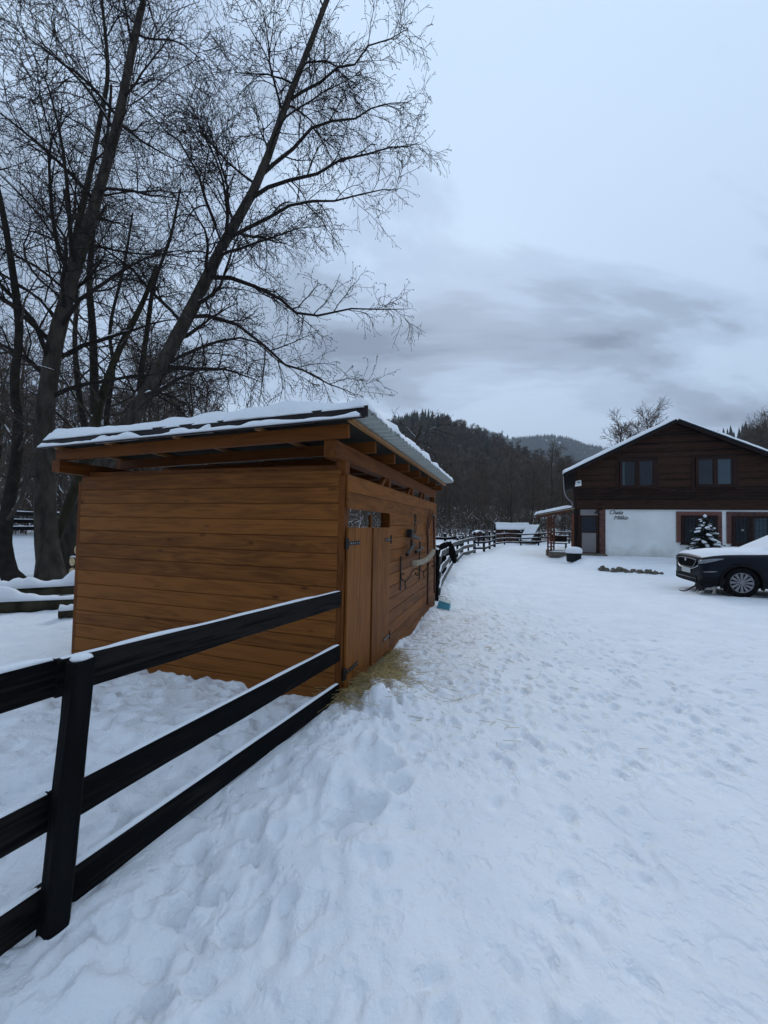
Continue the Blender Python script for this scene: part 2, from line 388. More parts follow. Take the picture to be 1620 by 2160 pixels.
M['teal'] = mat_simple('teal_plastic', (.085, .34, .43), .5, var=.08)
M['teal_in'] = mat_simple('faded_grey_plastic', (.36, .42, .42), .6, var=.08)
M['needle'] = mat_simple('dark_needles', (.014, .026, .018), .85, var=.4, scale=8)
M['hay'] = mat_simple('hay', (.44, .325, .145), .9, var=.5, scale=30)
M['carpaint'] = mat_simple('dark_blue_car_paint', (.0022, .0045, .011), .35, var=.03, spec=.16, coat=0.0)
M['carblack'] = mat_simple('black_car_plastic', (.004, .004, .005), .7, spec=.15, var=.1)
M['chrome'] = mat_simple('chrome_trim', (.62, .63, .64), .22, metal=1, var=.02)
M['alloy'] = mat_simple('silver_alloy', (.20, .20, .21), .45, metal=.3, var=.05)
M['tyre'] = mat_simple('tyre_rubber', (.005, .005, .0055), .9, var=.15, spec=.1)
M['carglass'] = mat_simple('dark_car_glass', (.010, .013, .016), .08, var=.02, spec=.6)
M['lamp_glass'] = mat_simple('headlight_glass', (.17, .18, .20), .15, var=.2, scale=20, spec=.7)
M['plate'] = mat_simple('number_plate', (.48, .50, .49), .5, var=.04)
M['letter'] = mat_simple('black_lettering', (.012, .014, .018), .5)
M['pony'] = mat_simple('black_pony_coat', (.006, .005, .0045), .95, spec=.05, var=.4, scale=25, bump=.8, bscale=60)
M['green_toy'] = mat_simple('green_plastic', (.08, .22, .06), .5)
M['bag'] = mat_simple('dark_blue_cloth', (.02, .025, .05), .8)
# ------------------------------------------------------------------ the lie of the land
PHI = R(17.5)                                   # shed, house and car share this heading
U = Vector((math.cos(PHI), -math.sin(PHI), 0)); V = Vector((math.sin(PHI), math.cos(PHI), 0))
SHED = Vector((-0.36, 3.60, 0)); SHED_L, SHED_D = 3.38, 4.72
HOUSE = Vector((10.19, 20.93, 0.27))
FP = Vector((-1.245, 1.585, 0))                 # near fence post
fdir = (SHED - FP).normalized()

def macro(x, y):
    """snow surface without the trampling"""
    z = np.zeros_like(x, dtype=float)
    # terrace in front of the house
    d1 = (x - 8.4) * .57 + (y - 15.0) * .823 + .5 * vnoise(x * .6, y * .6, 5)
    d2 = (x - 8.05) * U.x + (y - 17.0) * U.y
    z += .24 * sstep(0.0, .55, d1) * sstep(0.0, .8, d2)
    # low bank of shovelled snow along the near fence
    rx, ry = x - FP.x, y - FP.y
    along = rx * fdir.x + ry * fdir.y; side = rx * fdir.y - ry * fdir.x      # + is the road side
    z += .11 * np.exp(-((side - .38) / .42) ** 2) * sstep(.35, 1.2, along) * (1 - sstep(2.3, 2.9, along))
    z += -.10 * (1 - sstep(-.6, .6, along)) * sstep(.0, .3, side) * (1 - sstep(.8, 1.6, side))
    # paddock rises gently to the wood, field to the hill foot
    z += .9 * sstep(10.5, 20, y) * sstep(7.5, 13, -x)
    z += 1.2 * sstep(44, 75, y)
    # heaped snow round the planter and along the porch
    z += .10 * np.exp(-(((x - 9.1) / .8) ** 2 + ((y - 17.3) / .6) ** 2))
    # swept ground at the shed wall
    return z

def gz(x, y): return float(macro(np.array([float(x)]), np.array([float(y)]))[0])

def axis(lo, hi, a, b, st, g):
    mid = list(np.arange(a, b, st)); up = []; s = st; p = mid[-1]
    while p < hi: s *= g; p += s; up.append(p)
    dn = []; s = st; p = mid[0]
    while p > lo: s *= g; p -= s; dn.append(p)
    return np.array(dn[::-1] + mid + up)
gx = axis(-340, 420, -1.8, 2.8, .021, 1.027); gy = axis(-30, 320, .8, 5.0, .021, 1.025)
GX, GY = np.meshgrid(gx, gy)
H = macro(GX, GY)
rx, ry = GX - FP.x, GY - FP.y
along = rx * fdir.x + ry * fdir.y; side = rx * fdir.y - ry * fdir.x
near = 1 - sstep(9, 26, np.hypot(GX, GY))
bank = np.exp(-((side - .45) / .55) ** 2) * sstep(-1.0, .6, along) * (1 - sstep(2.6, 3.6, along))
padd = sstep(.05, .3, -side)
H += fbm(GX * .45, GY * .45, 3, 3) * .05 * near
H += fbm(GX * 1.3, GY * 1.3, 9, 4) * (.014 + .095 * bank + .060 * padd) * near
patch = sstep(-.05, .22, fbm(GX * .9, GY * .9, 87, 2))
H += fbm(GX * 5.0, GY * 5.0, 21, 4) * (.009 + .060 * bank * patch + .036 * padd) * near
H += (np.abs(fbm(GX * 2.6, GY * 2.6, 33, 4)) - .2) * .22 * bank * (.35 + patch)
far_l = sstep(14, 40, np.hypot(GX, GY)); H += fbm(GX * .12, GY * .12, 44, 4) * .22 * far_l
# wheel ruts worn along the drive
for off, dep in ((1.15, .020), (2.75, .018), (4.6, .012)):
    rr = (GX - off) * V.y - (GY - 3) * V.x + .25 * vnoise(GX * .3, GY * .3, 61)
    H -= dep * np.exp(-(rr / .17) ** 2) * sstep(1.5, 5, GY) * (1 - sstep(14, 20, GY)) * (.5 + vnoise(GX * .8, GY * .8, 62))
# footprints and hoof marks pressed into the snow
nr = np.random.RandomState(5)
def stamp(px, py, a, l, w, dep, rim=.2):
    m = 2.6 * l
    i0, i1 = np.searchsorted(gx, [px - m, px + m]); j0, j1 = np.searchsorted(gy, [py - m, py + m])
    if i1 - i0 < 2 or j1 - j0 < 2: return
    dx = GX[j0:j1, i0:i1] - px; dy = GY[j0:j1, i0:i1] - py
    c, s = math.cos(a), math.sin(a); q = ((dx * c + dy * s) / l) ** 2 + ((-dx * s + dy * c) / w) ** 2
    H[j0:j1, i0:i1] += -dep * np.exp(-q ** 3) + dep * rim * np.exp(-((np.sqrt(q) - 1.35) / .35) ** 2)
for k in range(3000):                                           # drive: fine trodden marks, few close by
    y = 1.3 + 13 * nr.rand() ** 1.25; x = -.5 + y * 1.15 * nr.rand() - .1
    dd = (x - FP.x) * fdir.y - (y - FP.y) * fdir.x
    if dd < .5 and y < 4 or (y < 2.6 and nr.rand() < .72): continue
    f = .55 + .45 * min(1, max(0, (y - 1.5) / 2))
    stamp(x, y, nr.uniform(-.7, .7) + 1.3, nr.uniform(.02, .085), nr.uniform(.016, .04), nr.uniform(.010, .032) * f, .15)
for k in range(12):                                             # a walked line of boot prints up the drive
    for t in range(9):
        x = -.4 + k * .42 + nr.uniform(-.1, .1) + t * .27 * (.32 + .06 * k); y = 1.6 + t * .68 + nr.uniform(-.12, .12)
        if k % 3 == 0: (stamp(x + (.09 if t % 2 else -.09), y + .05, 1.25, .085, .045, nr.uniform(.012, .024), .15), stamp(x + (.09 if t % 2 else -.09) - .04, y - .10, 1.25, .04, .036, nr.uniform(.012, .024), .15))
for k in range(130):                                            # trampled bank
    t = nr.uniform(-.9, 2.5); s_ = abs(nr.randn()) * .40 + .10
    stamp(FP.x + fdir.x * t + fdir.y * s_, FP.y + fdir.y * t - fdir.x * s_, nr.uniform(0, 3), nr.uniform(.025, .10), nr.uniform(.02, .05), nr.uniform(.008, .045))
for k in range(330):                                            # paddock
    t = nr.uniform(-.3, 3.6); s_ = -nr.uniform(.06, 3.0)
    stamp(FP.x + fdir.x * t + fdir.y * s_, FP.y + fdir.y * t - fdir.x * s_, nr.uniform(0, 3), nr.uniform(.05, .11), nr.uniform(.04, .08), nr.uniform(.012, .045))
for x, y, a, l, w, d in ((-.10, 2.22, .6, .15, .065, .12), (-.66, 2.13, 1.5, .075, .06, .06), (-.84, 1.74, .8, .075, .05, .09), (-.02, 2.62, .2, .16, .10, .09), (.12, 2.45, 1, .10, .06, .06),
                         (.22, 1.32, 1.2, .07, .04, .03), (.62, 1.28, 1.5, .08, .05, .03), (.21, 1.45, 0, .05, .04, .02)):
    stamp(x, y, a, l, w, d)
nx, ny = len(gx), len(gy)
idx = np.arange(nx * ny).reshape(ny, nx)
quads = np.stack([idx[:-1, :-1], idx[:-1, 1:], idx[1:, 1:], idx[1:, :-1]], -1).reshape(-1, 4)
me = mesh_np('ground', np.stack([GX, GY, H], -1).reshape(-1, 3), quads)
ground = link('ground', me, M['snow_ground'], None, True)
tag(ground, 'trampled snow covering the yard, drive and paddock', 'ground', kind='structure')
def gsurf(x, y):
    i = min(max(int(np.searchsorted(gx, x)), 1), nx - 1); j = min(max(int(np.searchsorted(gy, y)), 1), ny - 1)
    return float(H[j, i])

# ------------------------------------------------------------------ hills
def mat_hill(name, soil, snow_amt, sc):
    m, nt, b, N, L = nmat(name); b.inputs['Roughness'].default_value = .95; b.inputs['Specular IOR Level'].default_value = .1
    t = N('ShaderNodeTexCoord'); n = N('ShaderNodeTexNoise'); n.inputs['Scale'].default_value = sc; n.inputs['Detail'].default_value = 6; n.inputs['Roughness'].default_value = .6; L(t.outputs['Object'], n.inputs['Vector'])
    r = N('ShaderNodeValToRGB'); L(n.outputs[0], r.inputs[0])
    r.color_ramp.elements[0].position = .62 - snow_amt; r.color_ramp.elements[0].color = (*soil, 1)
    r.color_ramp.elements[1].position = .70 - snow_amt; r.color_ramp.elements[1].color = (.72, .75, .8, 1)
    L(r.outputs[0], b.inputs['Base Color']); return m
M['hill_wood'] = mat_hill('leaf_litter_hill', (.050, .040, .032), .02, .035)
M['hill_far'] = mat_hill('snow_dusted_hill', (.075, .092, .105), .03, .05)
M['hill_dark'] = mat_hill('dark_wooded_hill', (.030, .030, .026), -.02, .04)

def make_hill(name, D, foot, back, tab, mat, label, x0, x1, seed, nxx=160, nyy=60):
    xs = np.linspace(x0, x1, nxx); ys = np.concatenate([np.linspace(foot, D, nyy), np.linspace(D, D + back, 14)[1:]])
    XX, YY = np.meshgrid(xs, ys)
    ks = np.array([t[0] for t in tab]); zs = np.array([t[1] for t in tab])
    def h(x, y):
        zr = np.interp(x / D, ks, zs)
        up = np.clip((y - foot) / (D - foot), 0, 1); dn = np.clip((y - D) / back, 0, 1)
        z = zr * (up ** 1.25) * (1 - dn * dn * .9)
        return z - 1.5 * (up == 0) + fbm(x * 6 / D, y * 6 / D, seed, 4) * zr * .16 * np.minimum(up * 3, 1) * (1 - sstep(.8, 1, up) * .7)
    ZZ = h(XX, YY)
    idx = np.arange(XX.size).reshape(XX.shape)
    q = np.stack([idx[:-1, :-1], idx[:-1, 1:], idx[1:, 1:], idx[1:, :-1]], -1).reshape(-1, 4)
    o = link(name, mesh_np(name, np.stack([XX, YY, ZZ], -1).reshape(-1, 3), q), mat, None, True)
    tag(o, label, 'hill', kind='structure')
    return h
hz1 = make_hill('hill', 280, 62, 160, [(-1.6, 40), (-1, 46), (-.5, 52), (-.15, 62), (0, 70), (.05, 76), (.097, 79), (.158, 75), (.212, 64), (.255, 52), (.327, 35), (.4, 26), (.473, 20), (.6, 14), (1.0, 10), (1.6, 8)],
                M['hill_wood'], 'brown wooded hill rising behind the far fence', -430, 420, 3)
hz2 = make_hill('hill', 900, 420, 400, [(-.4, 90), (0, 170), (.18, 226), (.23, 227), (.267, 222), (.327, 212), (.388, 213), (.442, 217), (.473, 212), (.51, 198), (.582, 184), (.715, 158), (1.0, 130), (1.5, 120)],
                M['hill_far'], 'distant snow-dusted mountain ridge', -400, 1300, 8, 200, 60)
hz3 = make_hill('hill', 230, 95, 130, [(.60, 0), (.66, 10), (.74, 34), (.81, 47), (.885, 51), (.98, 55), (1.3, 58), (1.8, 55)],
                M['hill_dark'], 'dark conifer-covered hill behind the house', 130, 430, 12)

# ------------------------------------------------------------------ tree growing
def spline(pts, n):
    p = np.array(pts, float); p = np.vstack([2*p[0]-p[1], p, 2*p[-1]-p[-2]]); m = len(pts) - 1
    t = np.linspace(0, m - 1e-6, n); i = t.astype(int); f = (t - i)[:, None]
    a, b, c, d = p[i], p[i+1], p[i+2], p[i+3]
    return .5*((2*b) + (c-a)*f + (2*a-5*b+4*c-d)*f**2 + (3*b-a-3*c+d)*f**3)
def nrmz(v): return v / np.maximum(np.linalg.norm(v, axis=-1, keepdims=True), 1e-9)
def sprout(g, P, Rr, n, t0, t1, ang, length, npts, wander, grav, rr, rmin, lfall=.5, lift=0.0, azbias=None):
    """n children on each polyline of P (N,K,3); returns their polylines and radii"""
    N_, K, _ = P.shape
    t = t0 + (t1 - t0) * (np.arange(n)[None, :] + g.rand(N_, n)) / n
    ft = t * (K - 1); i = np.minimum(ft.astype(int), K - 2); f = (ft - i)[..., None]
    bi = np.arange(N_)[:, None]
    o = P[bi, i] * (1 - f) + P[bi, i+1] * f; tan = nrmz(P[bi, i+1] - P[bi, i])
    r0 = Rr[bi, i] * (1 - f[..., 0]) + Rr[bi, i+1] * f[..., 0]
    ref = np.where(np.abs(tan[..., 2:3]) > .9, np.array([1., 0, 0]), np.array([0, 0, 1.]))
    a = nrmz(np.cross(tan, ref)); b = np.cross(tan, a)
    az = np.arange(n)[None, :] * 2.399 + g.rand(N_, 1) * 6.28 + g.randn(N_, n) * .5
    th = R(1) * (ang + g.randn(N_, n) * 9)
    d = tan * np.cos(th)[..., None] + (a * np.cos(az)[..., None] + b * np.sin(az)[..., None]) * np.sin(th)[..., None]
    d[..., 2] += lift
    if azbias is not None: d = d + np.array(azbias) * .5
    d = nrmz(d).reshape(-1, 3); o = o.reshape(-1, 3); tt = t.reshape(-1); r0 = r0.reshape(-1)
    Ln = length * (1 - lfall * (tt - t0) / max(t1 - t0, 1e-6)) * g.uniform(.55, 1.2, len(tt))
    out = np.zeros((len(tt), npts, 3)); out[:, 0] = o; st = (Ln / (npts - 1))[:, None]
    for k in range(1, npts):
        d = d + g.randn(*d.shape) * wander; d[:, 2] += grav * k / npts; d = nrmz(d); out[:, k] = out[:, k-1] + d * st
    rb = np.maximum(r0 * rr * g.uniform(.8, 1.1, len(tt)), rmin)
    rad = rmin * .8 + (rb[:, None] - rmin * .8) * np.linspace(1, 0, npts)[None, :] ** .9
    return out, rad
def tubes(sets):
    Vs, Fs, base = [], [], 0
    for P, Rr, n in sets:
        N_, K, _ = P.shape
        T = np.zeros_like(P); T[:, 1:-1] = P[:, 2:] - P[:, :-2]; T[:, 0] = P[:, 1] - P[:, 0]; T[:, -1] = P[:, -1] - P[:, -2]; T = nrmz(T)
        tm = nrmz(P[:, -1] - P[:, 0]); ref = np.where(np.abs(tm[:, 2:3]) > .75, np.array([1., 0, 0]), np.array([0, 0, 1.]))[:, None, :]
        A = nrmz(np.cross(T, np.broadcast_to(ref, T.shape))); B = np.cross(T, A)
        th = 2*np.pi*np.arange(n)/n
        v = P[:, :, None] + Rr[:, :, None, None] * (A[:, :, None] * np.cos(th)[:, None] + B[:, :, None] * np.sin(th)[:, None])
        id_ = base + np.arange(N_*K*n).reshape(N_, K, n); nx_ = np.roll(id_, -1, axis=2)
        Fs.append(np.stack([id_[:, :-1], nx_[:, :-1], nx_[:, 1:], id_[:, 1:]], -1).reshape(-1, 4)); Vs.append(v.reshape(-1, 3)); base += N_*K*n
    return np.vstack(Vs), np.vstack(Fs)
def octas(pts, size, g, L=.035):
    """small hanging cones"""
    n = len(pts); r = size; h = L * g.uniform(.7, 1.3, n)
    base = np.array([[0,0,0],[1,0,-.45],[0,1,-.45],[-1,0,-.45],[0,-1,-.45],[0,0,-1]], float)
    v = np.repeat(base[None], n, 0); v[:, :, :2] *= r; v[:, :, 2] *= h[:, None]; v += pts[:, None]
    f = np.array([[0,1,2],[0,2,3],[0,3,4],[0,4,1],[5,2,1],[5,3,2],[5,4,3],[5,1,4]]); F = (f[None] + 6*np.arange(n)[:, None, None]).reshape(-1, 3)
    return v.reshape(-1, 3), F

def snow_lines(name, P, Rr, parent, g, prob=.6, lift=.72, wid=.6, flat=.25):
    """snow lying along the upper side of limbs that are not too steep"""
    sets = []
    for p, r in zip(P, Rr):
        d = nrmz(p[1:] - p[:-1]); ok = (np.abs(d[:, 2]) < .93) & (g.rand(len(d)) < prob)
        k = 0
        while k < len(d):
            if ok[k]:
                e = k
                while e + 1 < len(d) and ok[e + 1]: e += 1
                q = spline(p[k:e+2], 4*(e-k+1)+1) if e > k or True else p[k:e+2]
                rq = np.interp(np.linspace(0, 1, len(q)), np.linspace(0, 1, e-k+2), r[k:e+2])
                dd = nrmz(np.gradient(q, axis=0)); up = np.array([0, 0, 1.]) - dd * dd[:, 2:3]; up = nrmz(up)
                w = rq * wid * g.uniform(.55, 1.15, len(q)); w[0] *= .15; w[-1] *= .15
                sets.append((q + up * (rq * lift)[:, None], w)); k = e + 1
            else: k += 1
    if not sets: return None
    mb_v, mb_f = [], []; base = 0
    for q, w in sets:
        v, f = tubes([(q[None], w[None], 5)]); mb_v.append(v); mb_f.append(f + base); base += len(v)
    return tag(link(name, mesh_np(name, np.vstack(mb_v), np.vstack(mb_f)), M['snow'], parent, True), kind='stuff')

def rough_trunk(P, Rr, seed, n=14, flare=.35):
    """trunk tube with a flared, lumpy foot"""
    K = len(P); T = nrmz(np.gradient(P, axis=0)); ref = np.array([1., .2, 0]); A = nrmz(np.cross(T, ref)); B = np.cross(T, A)
    th = 2*np.pi*np.arange(n)/n; s = np.linspace(0, 1, K)
    dist = np.concatenate([[0], np.cumsum(np.linalg.norm(P[1:]-P[:-1], axis=1))])
    lump = 1 + .10*fbm(np.cos(th)[None]*1.5 + dist[:, None]*1.1, np.sin(th)[None]*1.5 + dist[:, None]*.7, seed, 3)*2
    fl = 1 + flare*np.exp(-dist/.35)[:, None]*(1 + .6*np.cos(3*th + seed)[None])
    rr = Rr[:, None]*lump*fl
    v = P[:, None] + rr[..., None]*(A[:, None]*np.cos(th)[:, None] + B[:, None]*np.sin(th)[:, None])
    id_ = np.arange(K*n).reshape(K, n); nx_ = np.roll(id_, -1, axis=1)
    f = np.stack([id_[:-1], nx_[:-1], nx_[1:], id_[1:]], -1).reshape(-1, 4)
    return v.reshape(-1, 3), f

def big_tree(name, label, stems, seed, n1=26, len1=4.2, n2=11, n3=8, n4=4, t0=.25, bark='bark', twig='twig', snow=.0, cones=.35, group=None, ang1=58, grav1=-.03, sink=.25, lift1=.05, rt=.0050, lf1=.55, guided=()):
    g = np.random.RandomState(seed)
    base = np.array(stems[0][0][0]); root = empty(name, tuple(base), 0, label, 'tree', group)
    cr = []; tips = []
    for k, (pts, r0, r1) in enumerate(stems):
        P = spline(pts, 26) - base; 
        if k == 0: P[0, 2] -= sink
        s = np.linspace(0, 1, 26); Rr = r0 + (r1 - r0) * s ** .8
        v, f = rough_trunk(P, Rr, seed + k, flare=.35 if k == 0 else .05)
        link('trunk' if k == 0 else 'stem', mesh_np('trunk', v, f), M[bark], root, True)
        tt0 = t0 if k == 0 else .12
        P1, R1 = sprout(g, P[None], Rr[None], n1 if k == 0 else int(n1*.7), tt0, .985, ang1, len1, 9, .13, grav1, .37, .011, lf1, lift1)
        if k == 0 and len(guided):
            Pg = np.array([spline(q, 9) for q in guided]) - base; Lg = np.linalg.norm(np.diff(Pg, axis=1), axis=2).sum(1)
            Pg[:, 1:-1] += g.randn(len(Pg), 7, 3) * .05
            Rg = (.0088 * Lg + .010)[:, None] * np.linspace(1, .12, 9)[None]
            P1 = np.concatenate([P1, Pg]); R1 = np.concatenate([R1, Rg])
        P2, R2 = sprout(g, P1, R1, n2, .18, 1.0, 48, len1*.42, 7, .17, -.05, .55, rt*1.5, .55, .05)
        P3, R3 = sprout(g, P2, R2, n3, .15, 1.0, 45, len1*.20, 5, .22, -.10, .6, rt*1.15, .4, .0)
        cr += [(P1, R1, 6), (P2, R2, 4), (P3, R3, 3)]; last = P3
        if n4:
            P4, R4 = sprout(g, P3, R3, n4, .25, 1.0, 42, len1*.075, 4, .25, -.22, .7, rt, .3, .0)
            cr.append((P4, R4, 3)); last = P4
        tips.append(last[:, -1]); tips.append(P3[:, -1])
        if snow:
            snow_lines('snow', P[None], Rr[None], root, g, snow*.6)
            snow_lines('snow', P1, R1, root, g, snow, wid=.8)
    v, f = tubes(cr); link('crown', mesh_np('crown', v, f), M[twig], root, True)
    if cones:
        t = np.vstack(tips); t = t[g.rand(len(t)) < cones]
        v, f = octas(t, .013, g, .042); tag(link('cones', mesh_np('cones', v, f), M['catkin'], root), kind='stuff')
    return root
# ------------------------------------------------------------------ the alders behind the shed
A_ = [(-8.95, 11.0, 0.0), (-8.55, 10.95, 1.56), (-7.85, 10.8, 3.05), (-7.04, 10.7, 4.3), (-6.19, 10.6, 5.82), (-5.46, 10.6, 7.36), (-4.95, 10.6, 8.51), (-4.48, 10.6, 9.52), (-3.67, 10.6, 11.17), (-3.0, 10.6, 13.24), (-2.5, 10.6, 14.64), (-1.88, 10.6, 16.47), (-1.43, 10.6, 17.75), (-1.06, 10.6, 19.33)]
B_ = [(-8.59, 10.2, 0.01), (-8.74, 10.2, 0.93), (-8.82, 10.2, 1.63), (-8.97, 10.2, 3.93), (-8.91, 10.2, 5.09), (-8.78, 10.2, 6.27), (-8.61, 10.2, 7.07), (-8.32, 10.2, 8.44), (-7.84, 10.2, 10.25), (-7.42, 10.2, 12.08), (-7.25, 10.2, 13.2), (-6.96, 10.2, 15.07), (-6.81, 10.2, 15.81), (-6.59, 10.2, 17.59), (-6.47, 10.2, 19.38)]
C_ = [(-8.78, 10.22, 6.2), (-8.72, 10.35, 7.4), (-8.61, 10.4, 8.5), (-8.46, 10.4, 9.74), (-8.23, 10.4, 11.06), (-8.01, 10.4, 12.55), (-7.85, 10.4, 13.89), (-8.01, 10.4, 15.38), (-8.28, 10.4, 17.16)]
D_ = [(-10.1, 14.0, 0.1), (-10.36, 14.0, 3.25), (-10.49, 14.0, 5.16), (-10.67, 14.0, 8.06), (-10.89, 14.0, 10.0), (-10.9, 14.0, 11.47), (-10.76, 14.0, 13.41), (-10.5, 14.0, 15.58), (-10.42, 14.0, 17.76)]
E_ = [(-11.4, 15.5, 0.2), (-11.85, 15.5, 4.37), (-12.29, 15.5, 6.6), (-12.56, 15.5, 8.73), (-12.57, 15.5, 10.72), (-12.9, 15.5, 13.07), (-13.28, 15.5, 15.04)]
F_ = [(-11.1, 16.0, 0.3), (-11.41, 16.0, 3.89), (-11.51, 16.0, 5.89), (-11.32, 16.0, 7.88), (-11.53, 16.0, 9.63), (-11.05, 16.0, 12.26), (-10.78, 16.0, 14.51)]
G_ = [(-9.4, 15.0, 0.3), (-9.59, 15.0, 4.32), (-9.57, 15.0, 6.68), (-9.35, 15.0, 9.08), (-9.16, 15.0, 10.86), (-8.58, 15.0, 12.77), (-8.27, 15.0, 14.7)]
H_ = [(-8.36, 9.2, -0.04), (-8.62, 9.2, 0.2), (-8.76, 9.2, 0.4), (-8.9, 9.2, 1.09), (-8.87, 9.2, 1.64), (-8.81, 9.2, 2.2), (-8.74, 9.2, 2.82), (-8.71, 9.2, 3.78), (-8.86, 9.2, 4.92), (-8.78, 9.2, 6.06), (-9.05, 9.2, 7.68), (-9.42, 9.2, 9.32), (-9.98, 9.2, 11.2)]
I_ = [(-9.66, 11.5, 0.15), (-9.51, 11.5, 0.99), (-9.27, 11.5, 1.89), (-8.97, 11.5, 2.95), (-8.66, 11.5, 3.94), (-8.44, 11.5, 5.22), (-8.0, 11.5, 6.66), (-7.35, 11.5, 8.11), (-6.97, 11.5, 9.28)]
GUIDED = [
 [(-4.97, 10.6, 8.37), (-4.15, 10.51, 8.26), (-3.33, 10.43, 7.93), (-2.65, 10.34, 7.4), (-2.12, 10.26, 7.13), (-1.22, 10.17, 7.2), (-0.22, 10.09, 7.43), (0.52, 10.0, 7.24)],
 [(-5.48, 10.6, 7.25), (-4.78, 10.54, 7.18), (-3.84, 10.49, 6.87), (-3.03, 10.43, 6.2), (-2.49, 10.37, 5.73), (-1.71, 10.31, 5.47), (-1.19, 10.26, 5.26), (-0.74, 10.2, 5.0)],
 [(-4.51, 10.6, 9.46), (-3.66, 10.47, 9.84), (-2.85, 10.33, 10.14), (-2.06, 10.2, 10.24), (-1.28, 10.07, 10.27), (-0.4, 9.93, 10.37), (0.22, 9.8, 10.26)],
 [(-3.99, 10.6, 10.55), (-3.22, 10.63, 11.07), (-2.3, 10.67, 11.39), (-1.38, 10.7, 11.85), (-0.45, 10.73, 12.32), (0.35, 10.77, 12.37), (0.83, 10.8, 12.55)],
 [(-2.94, 10.6, 13.45), (-2.2, 10.52, 13.99), (-1.41, 10.44, 14.32), (-0.62, 10.36, 14.65), (0.03, 10.28, 14.96), (0.43, 10.2, 15.14)],
 [(-3.68, 10.6, 11.23), (-3.0, 10.72, 11.98), (-2.24, 10.84, 12.95), (-1.17, 10.96, 13.38), (-0.35, 11.08, 13.89), (0.49, 11.2, 14.18)],
 [(-6.19, 10.6, 5.76), (-5.46, 10.68, 6.33), (-4.59, 10.76, 6.72), (-3.69, 10.84, 6.68), (-2.89, 10.92, 6.08), (-2.36, 11.0, 5.71)],
 [(-4.61, 10.6, 9.32), (-5.09, 10.7, 10.68), (-5.72, 10.8, 12.01), (-6.49, 10.9, 12.94), (-7.4, 11.0, 13.74)]]
big_tree('alder_tree', 'tall alder leaning far over the shed roof, snow on its trunk', [(A_, .27, .035)], 11, n1=26, len1=4.0, n2=12, n3=8, n4=3, t0=.24, snow=.32, ang1=60, grav1=-.04, cones=.7, lf1=.6, rt=.0050, guided=GUIDED)
big_tree('alder_tree', 'thick upright alder forking in two, swollen at its foot', [(B_, .29, .04), (C_, .12, .03)], 23, n1=30, len1=4.4, n2=10, n3=7, n4=2, t0=.25, snow=.10, ang1=55, lift1=.15)
big_tree('alder_tree', 'dark alder with a strongly curved foot beside the logs', [(H_, .19, .05)], 31, twig='twig_mid', n1=12, len1=3.0, n2=7, n3=5, n4=0, t0=.30, bark='bark_dark', snow=.2, cones=.2)
big_tree('alder_tree', 'mossy trunk leaning between the two big alders', [(I_, .24, .05)], 37, twig='twig_mid', n1=13, len1=2.8, n2=7, n3=5, n4=0, t0=.4, bark='bark_moss', snow=.35, cones=.1)
big_tree('alder_tree', 'straight dark alder behind the forked one', [(D_, .19, .04)], 41, twig='twig_mid', n1=18, len1=4.2, n2=8, n3=5, n4=0, t0=.24, bark='bark_dark', snow=.15, cones=.1, rt=.006)
big_tree('alder_tree', 'thin wavy alder leaning left at the wood edge', [(E_, .15, .04)], 43, twig='twig_mid', n1=13, len1=3.8, n2=7, n3=5, n4=0, t0=.25, bark='bark_dark', cones=.1, rt=.006)
big_tree('alder_tree', 'slender alder with a kinked stem at the wood edge', [(F_, .14, .035)], 47, twig='twig_mid', n1=13, len1=3.6, n2=7, n3=5, n4=0, t0=.25, bark='bark_dark', snow=.1, cones=.1, rt=.006)
big_tree('alder_tree', 'slender alder curving right, half hidden by the leaning trunk', [(G_, .15, .035)], 53, twig='twig_mid', n1=14, len1=3.4, n2=7, n3=5, n4=0, t0=.25, bark='bark_dark', cones=.1, rt=.006)
J_ = [(.9, 14.6, 0), (.95, 14.5, 1.5), (1.2, 14.3, 3.0), (1.0, 14.2, 4.2), (1.3, 14.0, 5.2)]
big_tree('willow_tree', 'small broken tree behind the shed with snow on bent limbs', [(J_, .13, .03)], 59, n1=9, len1=2.2, n2=6, n3=5, n4=0, t0=.35, bark='bark_moss', snow=.85, cones=0, ang1=72, lift1=-.05)

# ------------------------------------------------------------------ woods further off
def bare_tree_mesh(seed, h, spread, n1, n2, n3, rt, mat_t, mat_c, bushy=.2, lean=.03):
    g = np.random.RandomState(seed)
    k = 9; P = np.zeros((1, k, 3)); P[0, :, 2] = np.linspace(-.3, h, k); P[0, :, :2] = np.cumsum(g.randn(k, 2) * lean * h / k * 3, axis=0); P[0, 0, :2] = 0
    Rr = np.linspace(h*.014, h*.003, k)[None]
    P1, R1 = sprout(g, P, Rr, n1, bushy, .98, 42, h*spread, 6, .12, .02, .5, rt*1.6, .5, .2)
    P2, R2 = sprout(g, P1, R1, n2, .2, 1, 40, h*spread*.45, 4, .18, .0, .6, rt*1.2, .5, .1)
    sets = [(P1, R1, 4), (P2, R2, 3)]
    if n3:
        P3, R3 = sprout(g, P2, R2, n3, .2, 1, 40, h*spread*.22, 3, .2, .0, .7, rt, .4, .1); sets.append((P3, R3, 3))
    vt, ft = tubes([(P, Rr, 6)]); vc, fc = tubes(sets)
    a = mesh_np('trunk', vt, ft); a.materials.append(mat_t); c = mesh_np('crown', vc, fc); c.materials.append(mat_c)
    return a, c, (np.vstack([vt, vc]), np.vstack([ft, fc + len(vt)]), P1, R1)
protos = [bare_tree_mesh(100 + i, 12 + 1.2 * i, .30 + .03 * (i % 3), 26, 9, 5, .018, M['bark'], M['twig_brown'], .22 + .06 * (i % 3)) for i in range(5)]
gr = np.random.RandomState(77)
